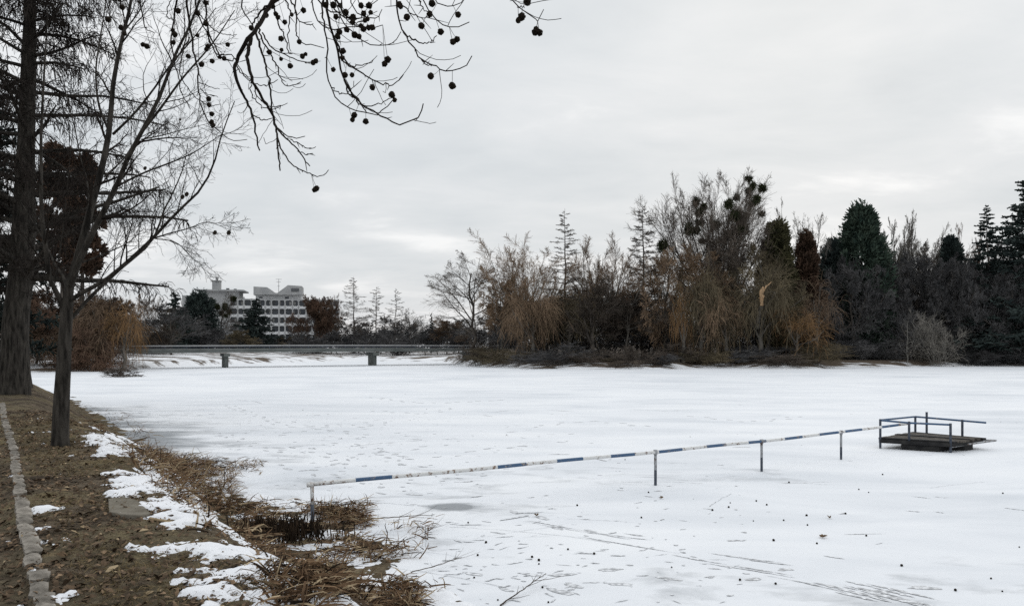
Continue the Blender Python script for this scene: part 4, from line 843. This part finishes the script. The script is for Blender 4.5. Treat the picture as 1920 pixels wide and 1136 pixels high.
for k, lb in enumerate(lab_r): TREES.append(('shrub', (1590, 1640, 1815, 1862, 1912)[k], 103.5 + (k % 2) * 1.5, 630 + (k * 7) % 16, 84, 'twig_black', 'bark_far', 'shrub', lb, dict(dense=1.1)))
for kind, u, d, vt, wp, tm, bm, nm, lb, kw in TREES:
    kw = dict(kw); kw['dense'] = kw.get('dense', 1) * {'bare': 1.05, 'dark': 1.2, 'vase': 1.2, 'stout': 1.2, 'willow': 1.05, 'shrub': 1.25}.get(kind, 1.1); kw['wmul'] = kw.get('wmul', 1) * {'bare': .8, 'vase': .95, 'larch': .8}.get(kind, 1.1)
    root, lv, H = far_tree(kind, u, d, vt, wp, tm, bm, nm, lb, 'shrub' if 'shrub' in nm else 'tree', None, int(vt), **kw)
    if 'freshly broken' in lb:
        ro = np.array(root.location); D_ = 93.2; top = np.array((at(1428, 0, D_)[0] - ro[0], D_ - ro[1], at(0, 572, D_)[2] - ro[2])); g = Geo()
        P = np.array([(0, 0, H * .34), tuple(top * (.45, .45, 1) + (0, 0, -1.0)), tuple(top)]); Q = spline(P, 10); Q[1:-1] += rng.normal(size=(8, 3)) * .05; g.tubes(Q, np.linspace(.30, .20, 10), 8, 0)
        P = np.array([at(1428, 573, D_), at(1428, 560, D_ - .1), at(1428, 548, D_ - .1), at(1431, 537, D_ - .2)]) - ro; Q = spline(P, 9); Q[1:-1] += rng.normal(size=(7, 3)) * .05
        g.tubes(Q, np.array([.20, .17, .22, .24, .28, .25, .28, .16, .03]), 7, 1); g.tubes(np.array([at(1429, 550, D_), at(1437, 536, D_ - .2), at(1440, 535, D_ - .2), at(1447, 528, D_ - .3)]) - ro, np.array([.14, .09, .08, .02]), 6, 1)
        for k in range(5): a0 = Q[rng.integers(2, 7)]; e = rng.normal(size=3) * (.3, .3, .2) + (0, 0, .35); g.tubes(np.array([a0, a0 + e * .6, a0 + e]), np.array([.09, .06, .01]), 5, 1)
        g.build('broken_limb', ['bark_limb', 'splinter'], root)
# the wood behind, too dense to count
def wood(name, label, items, tm, seed):
    rg = np.random.default_rng(seed); g = Geo()
    for k_, (x, y, H, Wd) in enumerate(items):
        lv = spec_tree(rg, 'shrub' if k_ % 3 == 0 else 'dark', H, Wd, .95, 1.9); fit(lv, H, Wd); z = float(far_h(np.array(x), np.array(y)))
        for k, (P, Rr, rb) in enumerate(lv):
            Q = P + (x, y, z)
            if rb: g.ribbons(Q, Rr, rg, 1)
            else: g.tubes(Q, Rr, 4 if k < 2 else 3, 0)
    tag(g.build(name, ['bark_far', tm], smooth=False), label, kind='stuff')
rg = np.random.default_rng(77)
wood('woodland', 'dark bare wood behind the wooded shore', [(x + rg.normal(), y + rg.uniform(-3, 3), h * rg.uniform(.85, 1.15), rg.uniform(7, 10)) for y, h in ((108, 6.0), (114, 8.5), (122, 9.5)) for x in np.arange(2, 86, 3.4)] +
     [(x + rg.normal(), rg.uniform(112, 126), rg.uniform(10, 12.5), 9) for x in np.arange(40, 96, 2.6)], 'twig_black', 3)
wood('woodland', 'far dark belt of bare trees beyond the footbridge', [(x + rg.normal(), rg.uniform(160, 185), rg.uniform(5.5, 7.6) if not -64 < x < -42 else 2.6, rg.uniform(8, 11)) for x in np.arange(-92, 4, 3.0)] +
     [(x + rg.normal(), rg.uniform(138, 150), rg.uniform(3.6, 5.0) if not -52 < x < -36 else 2.2, 7) for x in np.arange(-72, 2, 2.8)] + [(x, rg.uniform(100, 125), rg.uniform(7, 9.5), 9) for x in np.arange(-95, -46, 5)], 'twig_black', 4)
# ------------------------------------------------------------------ the forked young tree on the bank
def traced(limbs, d0, rg, extra=None):
    out = []
    for px, ra, rb, dd in limbs:
        n = len(px); w = np.linspace(0, 1, n); P = np.array([at(u, v, d0 + dd[0] + (dd[1] - dd[0]) * q) for (u, v), q in zip(px, w)]); out.append((spline(P, 16), np.linspace(ra, rb, 16)))
    return out
rg = np.random.default_rng(21)
D0 = 15.2; fb = on_bank(113, 838); D0 = fb[1]
LIMBS = [([(113, 842), (113, 836), (115, 760), (119, 690), (122, 630), (125, 590), (127, 560)], .142, .090, (0, 0)),
 ([(126, 575), (133, 525), (150, 470), (168, 400), (190, 320), (205, 245), (212, 160), (225, 90), (240, 30), (252, -30), (262, -110)], .090, .018, (0, .4)),
 ([(133, 535), (148, 490), (165, 455), (190, 405), (218, 350), (243, 290), (270, 240), (300, 180), (330, 100), (360, 40), (378, -10), (400, -80)], .068, .012, (-.05, -.9)),
 ([(240, 300), (262, 255), (300, 205), (340, 150), (400, 80), (440, 20)], .032, .008, (-.5, -1.5)),
 ([(128, 566), (160, 545), (190, 530), (225, 503), (262, 470), (285, 448), (330, 400), (380, 350), (400, 310), (415, 255), (440, 190)], .048, .008, (.0, -1.2)),
 ([(122, 612), (140, 590), (170, 556), (200, 528), (235, 496), (270, 468), (292, 440), (305, 400), (325, 360), (345, 310), (352, 270)], .040, .007, (0, 1.0)),
 ([(288, 447), (320, 437), (355, 428), (385, 417), (432, 431)], .016, .004, (-.5, -.8)), ([(288, 447), (330, 455), (370, 490), (392, 494)], .012, .003, (-.4, -1)),
 ([(122, 590), (110, 556), (97, 540), (92, 510), (85, 460), (78, 400), (77, 330), (77, 260), (80, 190), (85, 100), (90, 20)], .052, .010, (0, -1.0)),
 ([(126, 556), (120, 522), (103, 495), (88, 462), (70, 430), (40, 380)], .030, .006, (0, .9)),
 ([(168, 402), (165, 350), (150, 290), (140, 240), (125, 180), (112, 110)], .020, .004, (.1, 1.2)),
 ([(205, 248), (186, 200), (180, 130), (190, 60), (202, -20)], .026, .008, (.2, .9)), ([(212, 252), (250, 215), (290, 165), (325, 115), (352, 85), (405, 15)], .028, .007, (.3, -.4)),
 ([(222, 348), (268, 325), (320, 305), (360, 288), (395, 266), (416, 252)], .022, .005, (-.4, -1.8)), ([(155, 492), (200, 474), (240, 455), (270, 428)], .020, .005, (.1, .9)),
 ([(265, 262), (300, 255), (345, 243), (390, 232)], .014, .004, (-.6, 0)), ([(195, 332), (230, 300), (258, 262), (300, 240)], .018, .005, (.2, 1)), ([(112, 560), (90, 555), (60, 530), (35, 500)], .012, .004, (0, .6)),
 ([(100, 545), (118, 430), (128, 330), (138, 240), (150, 180)], .014, .004, (0, -.5)), ([(318, 130), (345, 85), (355, 40), (360, -30)], .016, .006, (-.8, -1.2)), ([(232, 60), (262, 20), (290, -40)], .018, .006, (.3, .8))]
tl = traced(LIMBS, D0, rg)
root = thing('bare_tree', 'young bare tree forking low, nearest tree on the bank', 'tree', tuple(fb)); off = np.array(fb)
gt, gc, gl = Geo(), Geo(), Geo()
P, Rr = tl[0]; Rr = Rr.copy(); Rr[0] *= 1.12; gt.tubes(P - off, Rr, 14); gt.build('trunk', 'bark', root)
for P, Rr in tl[1:]: gl.tubes(P - off, Rr * .82, 9)
gl.build('limbs', 'bark', root)
PA = np.stack([q[0] for q in tl[1:]]) - off; RA = np.stack([q[1] for q in tl[1:]])
big_l = np.array([l[1] >= .020 for l in LIMBS[1:]]); gg = [grow(rg, PA[k_], RA[k_], 10, .2, 1, 40, 10, 0, 7, .05, .10, .42, absl=(lambda t_, L_=L_: L_ * (1 - .5 * t_))) for k_, L_ in ((big_l, 1.2), (~big_l, .78))]; A, B = np.concatenate([q[0] for q in gg]), np.concatenate([q[1] for q in gg]); gc.tubes(A, np.maximum(B, .0030), 4)
A2, B2 = grow(rg, A, B, 7, .15, 1, 40, 12, .5, 5, .04, .16, .6, T0); gc.tubes(A2, np.maximum(B2, .0022), 3)
A3, B3 = grow(rg, A2, B2, 4, .2, 1, 38, 12, .55, 4, .03, .18, .7); gc.ribbons(A3, np.maximum(B3, .0020), rg)
gc.build('crown', 'twig_near', root)
for u, v in ((350, 360), (342, 365), (403, 432), (429, 432), (272, 312), (338, 222)):
    q = at(u, v, D0 - 1) - off; g = Geo(); n = 6; th_ = np.arange(n) * 1.047; p_ = np.stack([.05 * np.cos(th_), .02 * np.sin(th_), .06 * np.sin(th_) - .05], 1) * rng.uniform(.4, .75); g.add(np.vstack([p_, [[0, .01, -.03]]]) + q, None, [(6, i, (i + 1) % 6) for i in range(6)]); g.build('dry_leaf', 'seedball', root, False)

# ------------------------------------------------------------------ the big larch on the left, and the dark evergreen behind it
fb = on_bank(25, 737); off = np.array(fb); dl = fb[1]; rg = np.random.default_rng(8)
TP = np.array([at(u, v, dl) for u, v in ((24, 741), (26, 724), (27, 690), (28, 640), (30, 595), (37, 540), (43, 460), (46, 380), (48, 300), (51, 200), (54, 113), (57, -20), (61, -240))]) - off
TR = np.array((.56, .44, .40, .385, .37, .31, .265, .25, .225, .17, .12, .095, .03))
root = thing('larch', 'big straight-trunked bare larch with fringed drooping branches at the left edge', 'tree', tuple(fb)); gt, gc = Geo(), Geo(); Q = spline(TP, 30); QR = np.interp(np.linspace(0, 1, 30), np.linspace(0, 1, 13), TR)
gt.tubes(Q, QR, 16); gt.build('trunk', 'bark', root)
A, B = grow(rg, Q[None], QR[None], 74, .20, .97, 82, 9, 0, 8, -.03, .07, .30, absl=lambda t_: 6.4 * (1.05 - t_ * .75)); gb = Geo(); gb.tubes(A, np.maximum(B, .016), 6); gb.build('branches', 'bark', root)
A2, B2 = grow(rg, A, B, 18, .12, 1, 52, 14, 0, 6, -.12, .10, .5, absl=lambda t_: 1.25 - .6 * t_, flat=.6); gc.tubes(A2, np.maximum(B2 * .7, .007), 3)
A3, B3 = grow(rg, A2, B2, 15, .05, 1, 60, 20, 0, 4, -.9, .12, .6, absl=lambda t_: .15 + .5 * rg.random(t_.shape)); gc.ribbons(A3, np.full(A3.shape[:2], .0105), rg)
gc.build('crown', 'twig_near', root, False)
def near_conifer(u, d, vt, wpx, seed, label, name='dark_conifer', tm='needle', zb=1.2, bare=.0):
    rg = np.random.default_rng(seed); x = (u - 960) / FPX * d; z = float(bank_h(np.array(x), np.array(d))) if zb is None else zb; H = EYE + (HOR - vt) / FPX * d - z; Wd = wpx / FPX * d; root = thing(name, label, 'tree', (x, d, z)); gt, gc = Geo(), Geo()
    P, Rr = trunk_line(rg, H, 14, wob=.003, r0=.26, tip=.08); gt.tubes(P, Rr, 10)
    A, B = grow(rg, P, Rr, 100, .12, .98, 95, 8, 0, 8, .01, .08, .3, absl=lambda t_: Wd * .5 * (.15 + (1 - t_) ** .6)); gt.tubes(A, np.maximum(B, .012), 5); gt.build('trunk', 'bark', root)
    A2, B2 = grow(rg, A, B, 18, .2, 1, 55, 14, .28, 5, -.10, .12, .5, T0, flat=.5); gc.ribbons(A2, np.full(A2.shape[:2], .055) * np.linspace(1, .4, 5), rg)
    A3, B3 = grow(rg, A2, B2, 7, .1, 1, 50, 15, .5, 3, -.1, .15, .6); gc.ribbons(A3, np.full(A3.shape[:2], .042) * np.array((1, .9, .3)), rg); gc.build('crown', tm, root, False)
near_conifer(-40, 34, 110, 270, 31, 'black-green conifer with ragged drooping boughs, cut by the left edge', zb=None)
fb = on_bank(47, 722)
rg = np.random.default_rng(41); root = thing('bare_tree', 'second darker trunk close behind the big larch', 'tree', tuple(on_z(47, 700, .9) if False else np.array(at(47, 642, 33)) * (1, 1, 0) + (0, 0, float(bank_h(np.array(at(47, 642, 33)[0]), np.array(33.))))))
P, Rr = trunk_line(rg, 9, 9, (.01, 0), .006, .24, .35); gt = Geo(); gt.tubes(P, Rr, 10); A, B = grow(rg, P, Rr, 12, .4, 1, 50, 10, .5, 7, .05, .12, .5, T0); gt.tubes(A, B, 5); gt.build('trunk', 'bark', root)
gc = Geo(); A2, B2 = grow(rg, A, B, 9, .15, 1, 45, 12, .5, 5, .0, .16, .6, T0); gc.tubes(A2, np.maximum(B2, .005), 3); A3, B3 = grow(rg, A2, B2, 6, .1, 1, 45, 12, .5, 4, -.05, .16, .6); gc.ribbons(A3, np.full(A3.shape[:2], .006), rg); gc.build('crown', 'twig_near', root, False)

# ------------------------------------------------------------------ the plane tree overhead: trunk beside the photographer, twigs hanging into the picture
PT = np.array((1.9, -1.6)); pz = float(bank_h(PT[0:1], PT[1:2])[0]); root = thing('plane_tree', 'plane tree whose bare twigs with round seed balls hang in from above', 'tree', (PT[0], PT[1], pz)); off = np.array((PT[0], PT[1], pz)); rg = np.random.default_rng(61)
gt, gb, gc = Geo(), Geo(), Geo()
tk = spline(np.array([(0, 0, -.3), (.02, .02, 1.2), (-.05, .1, 3.0), (-.1, .15, 4.6), (0, .2, 7), (.1, .1, 10)]), 20); gt.tubes(tk, np.linspace(.36, .14, 20), 16)
limb = spline(np.array([(1.8, -1.45, 5.2), (1.1, .2, 6.0), (.3, 2.2, 6.3), (-.6, 3.6, 6.2), (-1.5, 4.8, 6.0), (-2.6, 5.7, 5.9), (-4.2, 6.6, 5.9)]), 40) - off; limb2 = spline(np.array([(.3, 2.2, 6.3), (.5, 3.2, 6.0), (.3, 3.8, 5.6)]), 14) - off
gt.tubes(limb, np.linspace(.10, .022, 40), 10); gt.tubes(limb2, np.linspace(.04, .012, 14), 8)
gt.build('trunk', 'bark', root)
BR = [ # px polyline, start radius px, end radius px, depth
 ([(575, -75), (530, -15), (505, 10), (490, 40), (472, 65), (455, 92), (442, 115), (440, 132), (450, 165), (462, 190), (472, 210), (480, 245), (487, 283)], 7, 1.3, 5.0),
 ([(470, 68), (464, 100), (468, 130), (475, 155), (490, 180), (505, 205), (515, 230), (520, 255), (522, 290), (524, 320)], 3.6, 1.2, 5.0), ([(515, 233), (530, 253), (550, 272), (565, 292), (580, 312)], 2, 1.0, 5.0),
 ([(519, 252), (530, 285), (550, 310), (580, 325), (600, 330), (617, 320)], 1.6, .7, 5.0), ([(478, 58), (490, 95), (498, 125), (506, 155), (508, 190), (513, 225), (516, 240)], 2.2, 1.3, 5.0),
 ([(482, 45), (492, 75), (505, 100), (520, 125), (526, 148), (541, 162), (563, 155)], 1.8, .7, 5.0), ([(492, 62), (510, 90), (538, 105), (565, 117), (590, 117)], 1.5, .7, 5.0), ([(440, 118), (455, 140), (475, 155), (500, 160), (522, 150)], 1.2, .7, 5.0),
 ([(470, 155), (472, 180), (490, 200), (515, 205), (538, 194)], 1.2, .6, 5.0), ([(475, 158), (485, 185), (505, 200), (530, 198)], 1.2, .6, 5.0), ([(470, 212), (485, 222), (500, 225), (516, 220)], 1.2, .7, 5.0), ([(520, 240), (545, 258), (572, 257)], 1.3, .7, 5.0), ([(545, 262), (570, 275), (585, 280), (593, 275)], 1, .6, 5.0), ([(560, 285), (575, 290), (588, 288)], 1, .6, 5.0),
 ([(506, 8), (490, 20), (478, 38), (470, 52)], 2, 1, 5.0), ([(455, -25), (452, 10), (465, 35), (474, 48)], 1.5, 1, 5.0),
 ([(512, -5), (520, 40), (535, 70), (540, 95), (550, 100)], 1.6, .7, 5.2), ([(530, -12), (545, 25), (540, 60), (545, 98)], 1.5, .7, 5.2), ([(540, -12), (556, 30), (555, 60), (562, 78), (590, 85), (607, 90)], 1.6, .7, 4.8), ([(555, -20), (562, 40), (575, 45), (588, 45)], 1.4, .7, 4.8),
 ([(630, -60), (612, 0), (615, 30), (622, 60), (632, 90), (638, 120), (645, 150), (663, 178), (690, 203), (720, 220), (755, 232), (780, 222), (795, 197)], 3.8, 1.0, 4.2),
 ([(612, -45), (604, 10), (608, 50), (613, 90), (613, 130), (620, 165), (640, 195), (670, 208), (700, 212), (720, 208), (738, 188)], 2.6, .8, 4.2), ([(628, 75), (643, 108), (660, 125), (690, 145), (720, 158), (738, 158), (757, 140)], 1.9, .8, 4.2),
 ([(640, 112), (655, 124), (675, 125), (700, 115)], 1.4, .7, 4.2), ([(650, 158), (665, 185), (680, 198), (702, 198), (737, 183)], 1.5, .7, 4.2), ([(645, 150), (655, 175), (672, 190), (688, 212)], 1.6, .9, 4.2), ([(622, 165), (640, 177), (655, 172), (663, 155)], 1.1, .6, 4.2),
 ([(618, -30), (630, 10), (645, 40), (668, 65), (690, 82), (724, 86), (744, 74), (752, 60)], 2.0, .7, 4.2), ([(640, -25), (642, 20), (655, 45), (690, 55), (717, 49)], 2, .7, 4.2), ([(655, -28), (662, 15), (675, 26), (700, 35), (717, 18)], 1.6, .7, 4.2), ([(668, -30), (668, 0), (676, 11), (692, 12), (708, 0)], 1.6, .7, 4.2),
 ([(600, -30), (585, 10), (600, 45), (625, 55), (650, 52), (690, 52)], 1.7, .8, 4.3), ([(620, 10), (640, 30), (665, 40), (690, 38)], 1.6, .7, 4.2), ([(630, 0), (648, 30), (668, 38), (684, 26)], 2.2, .8, 4.2), ([(580, -30), (600, 5), (618, 22), (640, 25)], 2.2, 1.2, 4.3),
 ([(735, -45), (742, -10), (748, 30), (755, 58), (775, 90), (790, 110), (815, 125), (848, 133), (870, 125), (886, 108)], 3.0, .9, 3.9), ([(756, 60), (775, 75), (795, 82), (808, 78), (818, 70)], 1.6, .8, 3.9), ([(748, 5), (768, 22), (790, 33), (806, 30)], 1.4, .7, 3.9), ([(790, 112), (800, 122), (810, 124)], 1.4, .8, 3.9),
 ([(775, -30), (790, 2), (805, 24), (825, 42), (857, 52), (880, 45)], 2.2, .8, 3.9), ([(800, -30), (815, 2), (838, 12), (860, 4), (877, -12)], 1.6, .7, 3.9), ([(786, 0), (795, 18), (808, 27)], 1.4, .8, 3.9),
 ([(925, -45), (950, -10), (970, 15), (1000, 32), (1012, 39), (1020, 17)], 2.0, .7, 3.6), ([(970, 14), (978, 14), (986, 8)], 1, .5, 3.6),
 ([(352, -50), (350, -10), (357, 60), (362, 95), (370, 130), (373, 165), (378, 200), (390, 228), (410, 245), (428, 262), (462, 262)], 2.3, .6, 5.6), ([(340, -50), (333, 0), (326, 40), (320, 80), (325, 110), (335, 150), (340, 175), (358, 205)], 2.4, .7, 5.6),
 ([(378, -50), (384, 0), (392, 60), (405, 90), (415, 108), (428, 114), (441, 110)], 1.8, .9, 5.6), ([(362, -40), (372, 30), (385, 55), (398, 85), (409, 108)], 1.7, .8, 5.6), ([(368, 20), (380, 35), (400, 55), (425, 66), (443, 65)], 1.3, .5, 5.6), ([(262, -50), (264, 10), (270, 40), (280, 58), (290, 62)], 1.3, .6, 5.8),
 ([(222, -50), (226, 5), (233, 35), (236, 60), (258, 80)], 2, .7, 5.8), ([(203, -50), (206, 0), (204, 40)], 1.6, .7, 5.8), ([(355, 70), (345, 90), (338, 140), (355, 170), (375, 190), (392, 188)], 1.2, .6, 5.6), ([(328, 40), (313, 30), (316, 10), (330, -10)], 1, .7, 5.6), ([(390, 55), (393, 80), (405, 100), (438, 108), (445, 122), (470, 150)], 1.3, .8, 5.6), ([(375, 165), (385, 175), (410, 183)], .9, .5, 5.6), ([(377, 190), (390, 198), (412, 195)], .9, .5, 5.6), ([(373, 155), (390, 162), (412, 168)], .9, .5, 5.6)]
nodes = []
for px, ra, rb, d in BR:
    n = len(px); dd = d + np.cumsum(rg.normal(size=n)) * .05; P = np.array([at(u, v, q) for (u, v), q in zip(px, dd)]) - off; pr = d / FPX
    if px[0][1] < -20:                                          # carried up to the limb overhead
        allp = np.vstack([limb, limb2]); c = P[0]; k = np.argmin(np.linalg.norm(allp - c - (.2, -.1, .5), axis=1)); P = np.vstack([[allp[k]], [(allp[k] * .45 + c * .55) + (0, 0, .10)], P]); ra = max(ra, 2.5) * 1.1
    K = 4 * len(P); Q = spline(P, K); jit = rg.normal(size=Q.shape) * .0035; jit[0] = 0; Q = Q + jit; rr = np.linspace(ra, rb, K) * pr * 1.02
    gb.tubes(Q, rr, 6, 0, True); nodes.append(Q)
    for i in range(3, K - 1, 2 if d < 5.1 else 4):                             # buds and short spurs
        if rg.random() < .5:
            t_ = Q[min(i + 1, K - 1)] - Q[i - 1]; t_ /= np.linalg.norm(t_) + 1e-9; e = t_ * .6 + rg.normal(size=3) * .6; L = rg.uniform(.012, .05); gb.tubes(np.array([Q[i], Q[i] + e * L * .5, Q[i] + e * L]), np.array((1.0, .9, .4)) * pr * .8, 5, 0, True)
gb.build('branches', 'twig_near', root)
PA = [q for q in nodes if len(q) >= 28]
for q in PA:
    A, B = grow(rg, q[None], np.full((1, len(q)), .004), 5, .25, .95, 42, 14, 0, 7, .14, .12, .5, absl=lambda t_: .28 * rg.uniform(.4, 1.2, t_.shape)); gc.tubes(A, np.maximum(B, .0016), 5)
gc.build('crown', 'twig_near', root)
NOD = np.vstack(nodes)
BALLS = [(610, 9), (625, 10), (638, 11), (655, 2), (692, 11), (677, 11), (682, 26), (695, 24), (689, 36), (684, 39), (661, 42), (662, 33), (641, 25), (648, 24), (630, 32), (677, 49), (681, 55), (691, 52), (698, 52), (650, 56), (636, 60), (665, 66), (673, 69), (633, 69), (727, 112), (721, 120), (643, 96), (642, 109), (625, 131), (647, 141), (660, 141), (698, 164), (735, 178), (740, 188), (664, 216), (661, 225), (686, 228), (763, 33), (790, 49), (826, 60), (849, 79), (857, 74), (810, 7), (818, 1), (806, 27), (859, 28), (749, 9), (751, 13), (808, 143), (848, 161), (989, 4), (978, 32), (972, 39), (1005, 55), (1003, 61), (1012, 62),
 (499, 29), (512, 13), (517, 27), (521, 33), (527, 73), (505, 98), (528, 94), (527, 111), (534, 42), (547, 28), (561, 79), (569, 20), (567, 106), (573, 102), (587, 118), (592, 115), (544, 124), (471, 53), (590, 356), (594, 353),
 (203, 37), (202, 54), (227, 52), (234, 64), (229, 14), (268, 84), (275, 87), (334, 21), (324, 57), (328, 65), (325, 80), (370, 25), (386, 6), (386, 45), (370, 67), (353, 106), (390, 87), (387, 93), (427, 84), (398, 115), (378, 121), (412, 108), (420, 110), (391, 186), (392, 197), (397, 214), (397, 229), (399, 235)]
drop = {(655, 2), (641, 25), (818, 1), (202, 54), (627, 52)}
BALLS = [q for q in BALLS if q not in drop][:100]
for k, (u, v) in enumerate(BALLS):
    d = 5.6 if u < 440 and v < 240 else (5.0 if u < 600 else (4.2 if u < 745 else (3.9 if u < 930 else 3.6))); p = at(u, v, d) - off
    g = ball_geo(.0150 * rg.choice([.8, .95, 1.0, 1.1]) * (1.12 if d == 5.6 else 1), k); e = rg.uniform(0, 6, 2); g.v = [q @ np.array([(math.cos(e[0]), -math.sin(e[0]), 0), (math.sin(e[0]), math.cos(e[0]), 0), (0, 0, 1)]) @ np.array([(1, 0, 0), (0, math.cos(e[1]), -math.sin(e[1])), (0, math.sin(e[1]), math.cos(e[1]))]) for q in g.v]
    up = NOD - p; cost = np.linalg.norm(up * (1.6, 1.0, .8), axis=1) + np.where(up[:, 2] < .01, 1, 0); c = NOD[np.argmin(cost)] - p
    g.tubes(spline(np.array([c, c * .4 + (0, 0, -.004), (0, 0, 0)]), 6), np.full(6, .0011), 4); o = g.build('seed_ball', 'seedball', root); o.location = p
